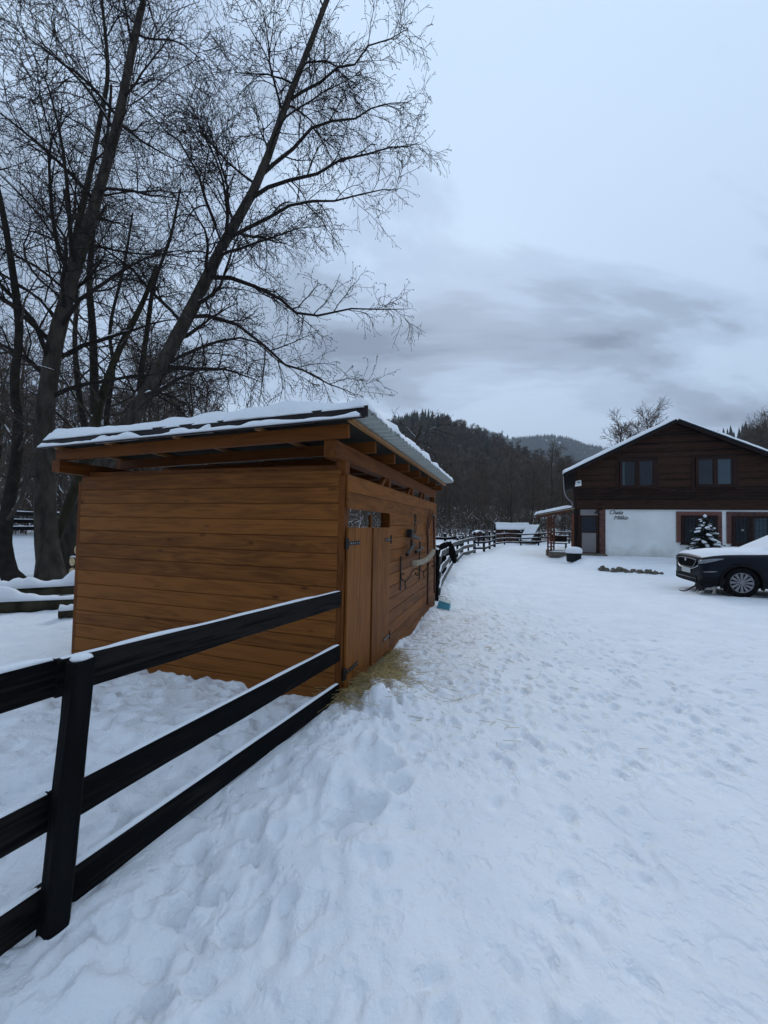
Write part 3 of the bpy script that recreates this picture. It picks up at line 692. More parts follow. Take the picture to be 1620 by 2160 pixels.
def plant(k, x, y, z, s, name, label, group, rz=None):
    a, c, full = protos[k]
    r = empty(name, (x, y, z), gr.uniform(0, 6.28) if rz is None else rz, label, 'tree', group); r.scale = (s, s, s)
    for nm, me in (('trunk', a), ('crown', c)):
        o = bpy.data.objects.new(nm, me); COL.objects.link(o); o.parent = r
    return r
GRP = 'bare trees along the far field edge'
for i in range(46):                                             # tree line beyond the far fence
    x = -4 + i * 1.02 + gr.uniform(-.8, .8); y = 47 + gr.uniform(-3, 9) - .10 * x
    plant(i % 5, x, y, gz(x, y), gr.uniform(.38, .66), 'bare_tree', 'bare brown tree in the tree line beyond the far fence', GRP)
for i in range(34):                                             # wood edge behind the alders, left
    x = -30 + i * .95 + gr.uniform(-.6, .6); y = 24 + gr.uniform(-2.5, 8)
    if x / y > -.42: continue
    plant(i % 5, x, y, gz(x, y), gr.uniform(.55, .85), 'bare_tree', 'bare tree in the wood behind the alders', 'bare trees behind the alders')
for i, (x, y, s) in enumerate(((26.9, 44.5, 1.02), (29.9, 43.8, 1.0))):
    plant(i, x, y, 1.0, s, 'bare_tree', ('smaller bare tree showing left of the house roof', 'round-crowned bare tree showing behind the house roof')[i], None)
for i in range(5):
    plant(i, 62 + i * 2.3, 66 + i * 1.0, 4.0, 1.1, 'bare_tree', 'bare tree on the hillside right of the house', 'bare trees right of the house')

# undergrowth: thickets of thin stems
def thicket(seed, n, h, spread):
    g = np.random.RandomState(seed)
    P = np.zeros((n, 6, 3)); P[:, 0, :2] = g.randn(n, 2) * spread * .35; d = nrmz(np.stack([g.randn(n) * .45, g.randn(n) * .45, np.ones(n)], -1)); L = h * g.uniform(.5, 1.1, n)
    for k in range(1, 6): d = nrmz(d + g.randn(n, 3) * .16); P[:, k] = P[:, k-1] + d * (L / 5)[:, None]
    Rr = np.linspace(.02, .006, 6)[None] * np.ones((n, 1))
    P2, R2 = sprout(g, P, Rr, 7, .2, 1, 45, h*.32, 4, .2, 0, .6, .007, .3, .1)
    P3, R3 = sprout(g, P2, R2, 3, .2, 1, 45, h*.15, 3, .2, 0, .7, .006, .3, .0)
    v, f = tubes([(P, Rr, 4), (P2, R2, 3), (P3, R3, 3)])
    return v, f, P2, R2
tmesh = []
for i in range(3):
    v, f, P2, R2 = thicket(300 + i, 26, 2.6, 1.5); st = mesh_np('stems', v, f); st.materials.append(M['twig_brown'])
    g = np.random.RandomState(i); sel = g.rand(len(P2)) < .4
    tmp = snow_lines('snow', P2[sel], R2[sel], None, g, .55, wid=1.7, lift=1.2); sm = tmp.data; bpy.data.objects.remove(tmp)
    tmesh.append((st, sm))
def bush(k, x, y, s, label, group):
    r = empty('bare_shrub', (x, y, gz(x, y) - .05), gr.uniform(0, 6.28), label, 'shrub', group); r.scale = (s, s, s * gr.uniform(.8, 1.2))
    for nm, me in zip(('stems', 'snow'), tmesh[k]):
        o = bpy.data.objects.new(nm, me); COL.objects.link(o); o.parent = r
        if nm == 'snow': o['kind'] = 'stuff'
for i in range(34):
    x = -32 + i * .9 + gr.uniform(-.5, .5); y = 19.5 + gr.uniform(-1.0, 5)
    if x > -3.5: y += 4
    bush(i % 3, x, y, gr.uniform(.8, 1.5), 'snow-flecked leafless thicket at the wood edge behind the alders', 'thickets behind the alders')
for i in range(40):
    x = -2 + i * 1.05 + gr.uniform(-.6, .6); y = 46.0 + gr.uniform(-1.5, 4) - .03 * x
    bush(i % 3, x, y, gr.uniform(.9, 1.7), 'snow-flecked leafless thicket beyond the far fence', 'thickets beyond the far fence')

# far woods, one mass each: tree shapes scattered over the hills
def conifer(seed, h, tiers, mat):
    g = np.random.RandomState(seed); Vv, Ff = [], []; n = 9
    for t in range(tiers):
        z0 = h * (.10 + .86 * t / tiers); r = h * .20 * (1 - t / tiers) ** .85 + .06; b = len(Vv)
        Vv.append((0, 0, z0 + h * 1.5 / tiers))
        for j in range(2 * n):
            th = math.pi * j / n + g.rand() * .2; rr = r * (1.0 if j % 2 else .55) * g.uniform(.8, 1.15)
            Vv.append((rr * math.cos(th), rr * math.sin(th), z0 - (.05 * h / tiers * 2 if j % 2 else 0)))
        Ff += [(b, b + 1 + j, b + 1 + (j + 1) % (2*n)) for j in range(2*n)]
    me = mesh_np('conifer', np.array(Vv), np.array(Ff)); me.materials.append(mat); return me
def joined(full, mt):
    me = mesh_np('bare', full[0], full[1]); me.materials.append(mt); return me
M['conifer_dark'] = mat_simple('dark_conifers', (.026, .034, .027), .9, var=.4, scale=.5)
M['conifer_frost'] = mat_simple('frosted_conifers', (.095, .125, .135), .9, var=.3, scale=.5)
M['wood_far'] = mat_simple('far_bare_wood', (.115, .093, .076), .95, var=.5, scale=.4)
far_bare = []
for i in range(3): far_bare.append(joined(bare_tree_mesh(200 + i, 13, .27, 22, 7, 3, .055, M['wood_far'], M['wood_far'], .12)[2], M['wood_far']))
con_d = [conifer(i, 14, 7, M['conifer_dark']) for i in range(2)]
con_f = [conifer(5 + i, 14, 6, M['conifer_frost']) for i in range(2)]
def scatter(name, pts, scales, meshes, label):
    """one object: mesh points carrying tree shapes through geometry nodes"""
    me = bpy.data.meshes.new(name); me.from_pydata([tuple(p) for p in pts], [], [])
    at = me.attributes.new('tree_scale', 'FLOAT', 'POINT'); at.data.foreach_set('value', np.asarray(scales, np.float32))
    o = bpy.data.objects.new(name, me); COL.objects.link(o)
    ng = bpy.data.node_groups.new(name, 'GeometryNodeTree')
    ng.interface.new_socket('Geometry', in_out='INPUT', socket_type='NodeSocketGeometry'); ng.interface.new_socket('Geometry', in_out='OUTPUT', socket_type='NodeSocketGeometry')
    gi = ng.nodes.new('NodeGroupInput'); go = ng.nodes.new('NodeGroupOutput'); L = ng.links.new
    g2i = ng.nodes.new('GeometryNodeGeometryToInstance')
    for k, m_ in enumerate(meshes):
        po = bpy.data.objects.new(name + '_shape', m_)
        oi = ng.nodes.new('GeometryNodeObjectInfo'); oi.inputs['Object'].default_value = po; oi.inputs['As Instance'].default_value = True
        L(oi.outputs['Geometry'], g2i.inputs[0])
    iop = ng.nodes.new('GeometryNodeInstanceOnPoints'); L(gi.outputs[0], iop.inputs['Points']); 
    # pick among the shapes
    gi_join = ng.nodes.new('GeometryNodeJoinGeometry')
    for n_ in list(ng.nodes):
        if n_.bl_idname == 'GeometryNodeObjectInfo': L(n_.outputs['Geometry'], gi_join.inputs[0])
    ng.nodes.remove(g2i)
    L(gi_join.outputs[0], iop.inputs['Instance']); iop.inputs['Pick Instance'].default_value = True
    ri = ng.nodes.new('FunctionNodeRandomValue'); ri.data_type = 'INT'; ri.inputs[4].default_value = 0; ri.inputs[5].default_value = len(meshes) - 1
    L(ri.outputs[2], iop.inputs['Instance Index'])
    rv = ng.nodes.new('FunctionNodeRandomValue'); rv.data_type = 'FLOAT_VECTOR'; rv.inputs[0].default_value = (0, 0, 0); rv.inputs[1].default_value = (.06, .06, 6.28)
    L(rv.outputs[0], iop.inputs['Rotation'])
    na = ng.nodes.new('GeometryNodeInputNamedAttribute'); na.data_type = 'FLOAT'; na.inputs[0].default_value = 'tree_scale'
    L(na.outputs[0], iop.inputs['Scale']); L(iop.outputs[0], go.inputs[0])
    md = o.modifiers.new('scatter', 'NODES'); md.node_group = ng
    return tag(o, label, 'wood', kind='stuff')
def hill_pts(h, D, foot, n, k0, k1, seed, dmin=0.0, dmax=1.0, pw=.7):
    g = np.random.RandomState(seed); t = dmin + (dmax - dmin) * g.rand(n) ** pw; y = foot + (D * 1.02 - foot) * t
    x = (k0 + (k1 - k0) * g.rand(n)) * y
    return np.stack([x, y, h(x, y) - .4], -1), t, g
p, t, g = hill_pts(hz1, 280, 64, 3000, -1.15, .75, 1)
clear = fbm(p[:, 0] * .03, p[:, 1] * .03, 71, 2) < .30
p, t = p[clear], t[clear]; isc = (t + fbm(p[:, 0] * .02, p[:, 1] * .02, 9, 3) * .5 > .80)
scatter('bare_wood', p[~isc], g.uniform(.55, 1.0, (~isc).sum()), far_bare, 'leafless brown wood covering the hillside')
p2, t2, g = hill_pts(hz1, 280, 64, 2200, -1.1, .7, 2, .5, 1.03, .5)
pc = np.vstack([p[isc], p2]); scatter('conifer_wood', pc, g.uniform(.40, .70, len(pc)), con_d, 'dark conifers along the ridge of the brown hill')
p, t, g = hill_pts(hz2, 900, 440, 8000, .05, .95, 3, .1, 1.02, .6)
scatter('frosted_wood', p, g.uniform(.5, .8, len(p)), con_f, 'snow-dusted trees on the distant ridge')
p, t, g = hill_pts(hz3, 230, 100, 1300, .68, 1.7, 4, .1, 1.03, .6)
scatter('conifer_wood', p, g.uniform(.6, 1.0, len(p)), con_d, 'dark conifers on the hill right of the house roof')
# ------------------------------------------------------------------ snow pads
def snow_slab(name, lu, lv, h, parent, mtx, seed, nu=60, nv=30, edge=.12, wob=.03, noise=.25, mat='snow', over=0.0):
    """snow lying on a rectangle lu x lv (local x,y), rounded edges, wobbly outline"""
    u = np.linspace(0, 1, nu); v = np.linspace(0, 1, nv); UU, VV = np.meshgrid(u, v)
    X, Y = UU * lu, VV * lv
    def prof(d): return np.sqrt(np.clip(1 - (1 - np.clip(d / edge, 0, 1)) ** 2, 0, 1))
    dE = np.minimum(np.minimum(X, lu - X), np.minimum(Y, lv - Y))
    Z = h * prof(dE) * (1 + noise * 2 * fbm(X * 2.2, Y * 2.2, seed, 3)) 
    wx = (vnoise(Y * 5 + 3, Y * 0, seed + 1) + .5 * vnoise(Y * 13, Y * 0, seed + 3)) * wob * 2; wy = (vnoise(X * 5, X * 0 + 7, seed + 2) + .5 * vnoise(X * 13, X * 0, seed + 4)) * wob * 2
    X2 = X + np.where(X < lu * .5, -1, 1) * (over + wx) * (np.abs(UU - .5) * 2) ** 6
    Y2 = Y + np.where(Y < lv * .5, -1, 1) * (over + wy) * (np.abs(VV - .5) * 2) ** 6
    top = np.stack([X2, Y2, Z], -1).reshape(-1, 3); bot = np.stack([X2, Y2, Z * 0 - .004], -1).reshape(-1, 3)
    id_ = np.arange(nu * nv).reshape(nv, nu)
    q = np.stack([id_[:-1, :-1], id_[:-1, 1:], id_[1:, 1:], id_[1:, :-1]], -1).reshape(-1, 4)
    ring = np.concatenate([id_[0], id_[1:, -1], id_[-1, -2::-1], id_[-2:0:-1, 0]]); nb = nu * nv
    rq = np.stack([ring, np.roll(ring, -1), np.roll(ring, -1) + nb, ring + nb], -1)[:, ::-1]
    me = mesh_np(name, np.vstack([top, bot]), np.vstack([q, q[:, ::-1] + nb, rq]))
    o = link(name, me, M[mat], parent, True); o.matrix_local = mtx; return o
def snow_strip(name, L, Wd, h, parent, mtx, seed, n=None, breaks=.0):
    """a thin ridge of snow along local x"""
    n = n or max(6, int(L / .06)); xs = np.linspace(-L/2, L/2, n); g = np.random.RandomState(seed)
    hh = h * np.maximum(.45, 1 + 1.5 * fbm(xs * 3, xs * 0, seed, 3)); hh[0] *= .4; hh[-1] *= .4
    if breaks: hh = hh * (vnoise(xs * 1.6, xs * 0 + 5, seed + 9) > breaks - .5) + .001
    th = np.linspace(0, math.pi, 7); off = vnoise(xs * 2, xs * 0, seed + 4) * Wd * .12
    Vv = np.stack([np.repeat(xs[:, None], 7, 1), np.cos(th)[None] * Wd/2 * np.ones((n, 1)) + off[:, None], np.sin(th)[None] ** .7 * hh[:, None] + .001], -1)
    id_ = np.arange(n * 7).reshape(n, 7); f = np.stack([id_[:-1, :-1], id_[1:, :-1], id_[1:, 1:], id_[:-1, 1:]], -1).reshape(-1, 4)
    f2 = np.stack([id_[:-1, -1], id_[1:, -1], id_[1:, 0], id_[:-1, 0]], -1)
    o = link(name, mesh_np(name, Vv.reshape(-1, 3), np.vstack([f, f2])), M['snow'], parent, True); o.matrix_local = mtx; return o

# ------------------------------------------------------------------ shed (local x = U, y = V)
shed = empty('animal_shed', SHED, -PHI, 'orange-brown stained board shed with a snow-covered lean-to roof', 'shed')
BH, BT = .1545, .022
_wb = {}
def wall_board(L, loc, ax, ay, w=BH - .008):
    key = (round(L, 3), round(w, 3))
    if key not in _wb:       # shiplap: a front face and a tongue behind the board above
        b = MB(); b.box(-L/2, L/2, -.011, .002, -w/2, w/2); b.box(-L/2, L/2, .002, .011, -w/2 + .010, w/2 + .014); _wb[key] = b.mesh('wall_board', .0015); _wb[key].materials.append(M['shed'])
    o = bpy.data.objects.new('wall_board', _wb[key]); COL.objects.link(o); o.parent = shed; ax = Vector(ax); ay = Vector(ay)
    o.matrix_local = basis(loc, ax, ay, ax.cross(ay)); return o
Lf = SHED_L
for i in range(14):                                             # front wall boards
    z = -.06 + BH * i + BH / 2
    if z + BH / 2 > 2.12: break
    wall_board(Lf - .07, (-Lf / 2 - .005, -.012 + rnd.uniform(-.002, .002), z), X3, Y3)
for i in range(12):                                             # side wall boards right of the door
    z = -.10 + BH * i + BH / 2; a, b_ = 1.39, SHED_D
    if z + BH / 2 > 1.76: break
    wall_board(b_ - a, (.012 + rnd.uniform(-.002, .002), (a + b_) / 2, z), Y3, -X3)
for z in (1.825, 1.982):                                        # boards over the door, full length
    wall_board(SHED_D - .01, (.014, SHED_D / 2, z), Y3, -X3, .152)
for i in range(9):                                              # back wall, open above
    wall_board(Lf - .1, (-Lf / 2, SHED_D + .012, -.06 + BH * i + BH / 2), -X3, -Y3)
# posts
for (u, v) in ((-.055, .055), (-.055, 1.45), (-.055, 2.75), (-.055, 3.65), (-.055, SHED_D - .06), (-Lf + .06, .055), (-Lf + .06, 2.4), (-Lf + .06, SHED_D - .06)):
    board('post', shed, 2.42, .10, .10, (u, v, 1.01), Z3, X3, M['shed_beam'])
board('corner_trim', shed, 2.10, .024, .062, (-.028, -.014, 1.0), Z3, Y3, M['shed_beam'])
board('corner_trim', shed, 2.10, .024, .050, (-Lf + .012, -.013, 1.0), Z3, Y3, M['shed_beam'])
ZB = 2.19                                                       # underside of the plates
SL = .024                                                       # roof fall towards -x
board('plate_beam', shed, SHED_D + .32, .12, .15, (-.06, SHED_D / 2 - .06, ZB + .075), Y3, X3, M['shed_beam'])
board('plate_beam', shed, SHED_D + .45, .12, .13, (-Lf + .06, SHED_D / 2 - .10, ZB + .065 - .07), Y3, X3, M['shed_beam'])
board('rail', shed, Lf - .2, .05, .045, (-Lf / 2, .03, 2.135), X3, Y3, M['shed_beam'])
for u in (-2.1, -.95): board('block', shed, .08, .05, .05, (u, .03, 2.09), Z3, Y3, M['shed_beam'])
sl = Vector((1, 0, SL)).normalized()
RL = Lf + .16
for k, v in enumerate((-.24, .48, 1.20, 1.92, 2.64, 3.36, 4.08, 4.80)):
    board('rafter', shed, RL, .055, .115, (-Lf / 2 + .045, v, ZB + .15 + .058 - SL * (Lf / 2) + .005), sl, Y3, M['shed_beam'])
for u in (.165, -.75, -1.7, -2.6, -3.35):
    board('batten', shed, SHED_D + .55, .05, .03, (u, SHED_D / 2 - .04, ZB + .15 + .115 + .022 + SL * u), Y3, X3, M['batten'])
for v0, v1 in ((2.45, 2.70), (3.35, 3.60), (1.10, 1.40)):
    p0, p1 = Vector((-.05, v0, 2.03)), Vector((-.05, v1, 2.22)); d = p1 - p0
    board('brace', shed, d.length, .05, .06, (p0 + p1) / 2, d, X3, M['shed_beam'])
# profiled sheet, ribs along x
v0, v1 = -.34, SHED_D + .28; nv = 241; vv = np.linspace(v0, v1, nv); ph = (vv - v0) / .16
wave = .024 * np.clip(np.sin(2 * np.pi * ph) * 1.6, -1, 1)
ZS = ZB + .15 + .115 + .056
pts = []
for u in np.linspace(-Lf - .10, .33, 5):
    for dz in (0, .003): pts.append(np.stack([np.full(nv, u), vv, ZS + .018 + SL * u + wave + dz], -1))
pts = np.array(pts).reshape(5, 2, nv, 3); id_ = np.arange(5 * 2 * nv).reshape(5, 2, nv); fs = []
for s_ in (0, 1): 
    q = np.stack([id_[:-1, s_, :-1], id_[1:, s_, :-1], id_[1:, s_, 1:], id_[:-1, s_, 1:]], -1).reshape(-1, 4); fs.append(q if s_ else q[:, ::-1])
for e_ in (0, 4): fs.append(np.stack([id_[e_, 0, :-1], id_[e_, 0, 1:], id_[e_, 1, 1:], id_[e_, 1, :-1]], -1).reshape(-1, 4))
link('roof_sheet', mesh_np('roof_sheet', pts.reshape(-1, 3), np.vstack(fs)), M['sheet'], shed, False)
b = MB(); c_ = [(-Lf - .05, -.335), (.14, -.335), (.14, SHED_D + .22), (-Lf - .05, SHED_D + .22)]
b.add([(u, v, ZB + .305 + SL * u) for u, v in c_] + [(u, v, ZB + .308 + SL * u) for u, v in c_], [(3,2,1,0),(4,5,6,7),(0,1,5,4),(1,2,6,5),(2,3,7,6),(3,0,4,7)]); b.build('roof_shade_sheet', M['roof_shade'], shed)  # added dark sheet: its colour supplies the shade below the profiled sheet
# front verge flashing, bent: upright, then a lip
b = MB()
prof = [(-.345, .060), (-.352, .060), (-.352, -.030), (-.425, -.052), (-.425, -.066), (-.345, -.036)]
ends = (-Lf - .14, .335)
b.prism(prof, lambda y, z, s_: (ends[s_], y, ZS + z + SL * ends[s_]))
b.build('verge_flashing', M['fascia'], shed)
def srow(name, x0, x1, y, w, h, zoff, seed, br):
    L_ = x1 - x0; snow_strip(name, L_, w, h, shed, basis(((x0 + x1) / 2, y, ZS + zoff + SL * (x0 + x1) / 2), sl, Y3, sl.cross(Y3)), seed, n=90, breaks=br)
srow('snow', -Lf - .10, .29, -.388, .066, .040, -.046, 4, .18)
srow('snow', -2.7, -1.2, -.378, .070, .075, -.046, 5, .15)
srow('snow', -.75, -.15, -.385, .060, .055, -.046, 15, .2)
snow_slab('roof_snow', Lf + .44, SHED_D + .68, .10, shed, basis((-Lf - .12, -.372, ZS + .050 - SL * (Lf + .12)), sl, Y3, sl.cross(Y3)), 6, 120, 130, edge=.075, wob=.022, noise=.38)
# double door
for k, (a, b_, n_) in enumerate(((.035, .700, 4), (.722, 1.375, 4))):
    door = empty('door', (.012 if k == 0 else .024, a, 0)); door.parent = shed
    w = (b_ - a) / n_
    for i in range(n_):
        board('plank', door, 1.575 - (.06 if k else .02), .024, w - .003, (0, w * (i + .5), (1.575 + (.06 if k else .02)) / 2 ), Z3, X3, M['shed'])
    for z in (1.425, .24):
        h = MB(); hw = b_ - a
        y0, y1 = ((-.004, .30) if k == 0 else (hw - .25, hw + .004))
        h.box(.013, .018, y0, y1, z - .018, z + .018)
        yp = -.03 if k == 0 else hw + .028
        h.box(.010, .016, yp - .018, yp + .018, z - .055, z + .055)
        h.tube([(.016, (-.008 if k == 0 else hw + .008), z - .05), (.016, (-.008 if k == 0 else hw + .008), z + .05)], .008, 8)
        ho = h.build('hinge', M['iron'], door)
    sc_ = MB()
    for z in (1.425, .24):
        for j in range(5):
            y = (.06 + .055 * j) if k == 0 else (b_ - a - .04 - .045 * j); sc_.box(.018, .021, y - .006, y + .006, z - .006, z + .006)
    sc_.build('screws', M['screw'], door)
board('door_post', shed, 1.70, .03, .05, (-.002, .712, .86), Z3, X3, M['shed_beam'])
# cross wires / mesh seen through the hatch: an interior rack
# ------------------------------------------------------------------ things on the shed wall
def onwall(u, v, z): return SHED + U * u + V * v + Vector((0, 0, z))
yk = empty('harness_tree', onwall(.03, 2.45, 1.3), -PHI, 'old wooden harness swingletrees with iron links hung on the shed wall', 'harness')
def bar(p0, p1, r, mat='grey_wood'):
    p0, p1 = Vector(p0), Vector(p1); MB().tube([p0, p0.lerp(p1, .12), p0.lerp(p1, .5), p0.lerp(p1, .88), p1], [r*.5, r*.62, r*.8, r*.62, r*.5], 10).build('bar', M[mat], yk, True)
bar((.05, -.20, .16), (.06, .38, .10), .040); bar((.07, -.46, -.10), (.07, -.02, .02), .034); bar((.06, .14, -.10), (.06, .66, -.06), .034)
def ring(c, r, t, nrm='x'):
    b = MB(); pts = [(c[0], c[1] + r * math.cos(a), c[2] + r * 1.25 * math.sin(a)) for a in np.linspace(0, 2*math.pi, 15)]
    b.tube(pts, t, 6, False); return b
for nm, c, r, t in (('ring', (.05, .10, .42), .050, .009), ('link', (.05, .10, .27), .065, .008), ('link', (.07, -.22, .05), .045, .010), ('link', (.07, .36, .02), .030, .008), ('link', (.07, .37, -.05), .030, .008)):
    ring(c, r, t).build(nm, M['iron'], yk, True)
b = MB(); b.box(.02, .10, -.32, -.20, .13, .25); b.build('iron_shoe', M['iron'], yk, bevel=.012)
for p in ((.07, -.46, -.10), (.06, .14, -.10)):
    MB().tube([(p[0], p[1] - .01, p[2] - .002), (p[0], p[1] + .04, p[2] + .005)], .026, 10).build('end_cap', M['iron'], yk, True)
# saddle rack: two scrolled iron brackets and a peeled pole
def spiral(c, r0, r1, a0, a1, n=18): return [(c[0] + (r0 + (r1 - r0)*t) * math.cos(a0 + (a1 - a0)*t), 0, c[1] + (r0 + (r1 - r0)*t) * math.sin(a0 + (a1 - a0)*t)) for t in np.linspace(0, 1, n)]
rack = empty('saddle_rack', onwall(.03, 1.9, .95), -PHI, 'peeled log resting on two scrolled black iron wall brackets', 'rack')
for v in (0.0, 1.22):
    br = MB()
    br.box(0, .012, v - .014, v + .014, -.24, .23)
    s1 = [(x, v, z) for x, y, z in spiral((.070, -.055), .022, .058, 4.6, -.2 + math.pi * 1.0 - 3.0, 16)]
    arm = [(x, v, z) for x, _, z in ([(p[0], 0, p[2]) for p in spiral((.062, -.045), .018, .050, 5.2, 5.2 - 5.4, 16)][::1])]
    pts = [(.055, v, -.02), (.035, v, .0), (.02, v, -.02), (.012, v, -.05), (.025, v, -.09), (.06, v, -.11), (.10, v, -.09), (.135, v, -.04), (.16, v, .02), (.20, v, .065), (.245, v, .065), (.27, v, .03), (.262, v, -.005), (.235, v, -.02), (.212, v, -.002), (.222, v, .02)]
    br.tube([Vector(p) for p in spline(pts, 40)], .007, 6)
    br.tube([(.07, v, -.11), (.07, v, -.17), (.085, v, -.19), (.075, v, -.215)], [.008, .009, .009, .005], 6)
    br.build('bracket', M['iron'], rack, True)
lg = spline([(.20, -.10, .145), (.205, .35, .125), (.21, .8, .135), (.20, 1.25, .19), (.19, 1.42, .22)], 16)
b = MB(); b.tube([Vector(p) for p in lg], list(.044 + .007 * np.array([vnoise(np.array([i*.7]), np.array([0.]), 3)[0] for i in range(16)])), 12); b.build('peeled_pole', M['pale_log'], rack, True)
# wooden hay fork and pole leaning on the wall
fk = empty('hay_fork', onwall(.06, 3.62, .2), -PHI, 'old three-pronged wooden hay fork leaning on the shed wall', 'hay fork')
MB().tube([Vector(p) for p in spline([(.02, 0, 0), (.015, .02, .6), (.0, .05, 1.1), (-.01, .06, 1.32)], 10)], [.020]*10, 8).build('handle', M['tool'], fk, True)
for dv, lean in ((-.10, -.05), (.0, .0), (.16, .06)):
    MB().tube([Vector(p) for p in spline([(-.005, .06, 1.26), (.0, .06 + dv * .8, 1.42), (.02, .06 + dv + lean * .3, 1.55), (.05, .06 + dv + lean, 1.70)], 9)], list(np.linspace(.015, .007, 9)), 7).build('prong', M['tool'], fk, True)
pl = empty('wooden_rake', onwall(.06, 4.28, .3), -PHI, 'long brown wooden pole leaning beside the hay fork', 'rake')
MB().tube([(.03, 0, 0), (.01, .02, .8), (-.01, .03, 1.50)], .021, 8).build('handle', M['tool'], pl, True)
MB().tube([(-.01, -.20, 1.50), (-.01, .30, 1.50)], .012, 7).build('head', M['grey_wood'], pl, True)

# hay swept out at the door
g = np.random.RandomState(9); n = 3000
hv = g.uniform(-.15, 1.6, n); hu = np.abs(g.randn(n)) * .14 * (1 + .5 * np.sin(hv * 3)) + .01; dens = np.exp(-((hv - .55) / .65) ** 2); keep = g.rand(n) < .15 + .85 * dens
hv, hu = hv[keep], hu[keep]; n = len(hv)
P0 = np.array([SHED + U * a + V * b_ for a, b_ in zip(hu, hv)]); pile = .06 * np.exp(-(hu / .20) ** 2) * np.exp(-((hv - .5) / .55) ** 2)
P0[:, 2] = np.array([gsurf(p[0], p[1]) for p in P0]) + pile * g.rand(n) + .006
a = g.uniform(0, 6.28, n); el = g.randn(n) * .12; L_ = g.uniform(.06, .34, n)
d = np.stack([np.cos(a) * np.cos(el), np.sin(a) * np.cos(el), np.abs(np.sin(el)) * .8], -1)
PP = np.stack([P0, P0 + d * (L_ * .5)[:, None] + np.array([0, 0, .012]), P0 + d * L_[:, None]], 1)
extra = 420; ev = g.uniform(-.2, 4.5, extra); eu = np.abs(g.randn(extra)) * .8 + .1
E0 = np.array([SHED + U * a_ + V * b_ for a_, b_ in zip(eu, ev)]); E0[:, 2] = np.array([gsurf(p[0], p[1]) for p in E0]) + .006
ea = g.uniform(0, 6.28, extra); ed = np.stack([np.cos(ea), np.sin(ea), np.full(extra, .04)], -1) * g.uniform(.04, .18, extra)[:, None]
EE = np.stack([E0, E0 + ed * .5, E0 + ed], 1)
v, f = tubes([(np.vstack([PP, EE]), np.full((n + extra, 3), .0016), 3)])
tag(link('hay', mesh_np('hay', v, f), M['hay']), 'loose hay spilled on the snow at the shed door', 'hay', kind='stuff')

# teal tub on its side
tb = empty('feed_tub', (1.22, 7.72, gsurf(1.22, 7.72)), -.35, 'teal plastic feed tub tipped over in the snow by the shed', 'tub')
b = MB(); w0, w1 = .13, .10
outer = [(-w0, -.10, 0.0), (w0, -.10, 0.0), (w0, -.06, .21), (-w0, -.06, .21)]
b.add([(-.15, -.11, .005), (.11, -.13, .0), (.12, -.10, .15), (-.10, -.05, .19), (-.17, .13, .03), (.10, .10, .02), (.10, .12, .17), (-.12, .14, .22)],
      [(0,1,2,3),(1,5,6,2),(5,4,7,6),(0,4,5,1)])
b.build('tub_wall', M['teal'], tb, bevel=0)
b = MB(); b.add([(-.10, -.055, .188), (.118, -.103, .152), (.102, .118, .172), (-.12, .138, .222)], [(0,1,2,3)]); b.build('tub_side', M['teal_in'], tb)
b = MB(); b.add([(-.15, -.11, .006), (-.10, -.05, .186), (-.12, .14, .216), (-.17, .13, .031)], [(0,1,2,3)]); b.build('tub_floor', M['bin'], tb)
MB().tube([Vector(p) for p in spline([(-.12, -.02, .20), (-.10, .04, .245), (-.02, .07, .24), (.03, .06, .20)], 12)], .005, 6).build('handle', M['iron'], tb, True)

# ------------------------------------------------------------------ fences
def rail_mesh(L, h, t, wav, seed, mat):
    n = max(4, int(L / .12)); xs = np.linspace(-L/2, L/2, n)
    zt = h/2 + wav * .35 * fbm(xs * 2, xs * 0, seed, 2); zb = -h/2 + wav * fbm(xs * 2.3, xs * 0 + 4, seed + 3, 3)
    c = t * .18
    prof = lambda i: [(-t/2, zb[i] + c), (-t/2 + c, zb[i]), (t/2 - c, zb[i]), (t/2, zb[i] + c), (t/2, zt[i] - c), (t/2 - c, zt[i]), (-t/2 + c, zt[i]), (-t/2, zt[i] - c)]
    Vv = [(xs[i], y, z) for i in range(n) for y, z in prof(i)]; m = 8
    F = [(i*m+j, (i+1)*m+j, (i+1)*m+(j+1)%m, i*m+(j+1)%m) for i in range(n-1) for j in range(m)] + [tuple(range(m)), tuple((n-1)*m + j for j in range(m))[::-1]]
    me = bpy.data.meshes.new('rail'); me.from_pydata(Vv, [], F); me.materials.append(M[mat]); return me
def put_rail(par, p0, p1, h, t, wav, seed, mat, snow=.022, org=Vector((0,0,0)), breaks=0.08):
    p0, p1 = Vector(p0) - org, Vector(p1) - org; d = p1 - p0; L = d.length; ax = d.normalized(); ay = Z3.cross(ax).normalized()
    o = link('rail', rail_mesh(L, h, t, wav, seed, mat), None, par); o.matrix_local = basis((p0 + p1) / 2, ax, ay, ax.cross(ay))
    if snow:
        s_ = snow_strip('snow', L * .99, t * 1.0, snow, o, basis((0, 0, h/2 - .003), X3, Y3, Z3), seed + 50, breaks=breaks)
    return o
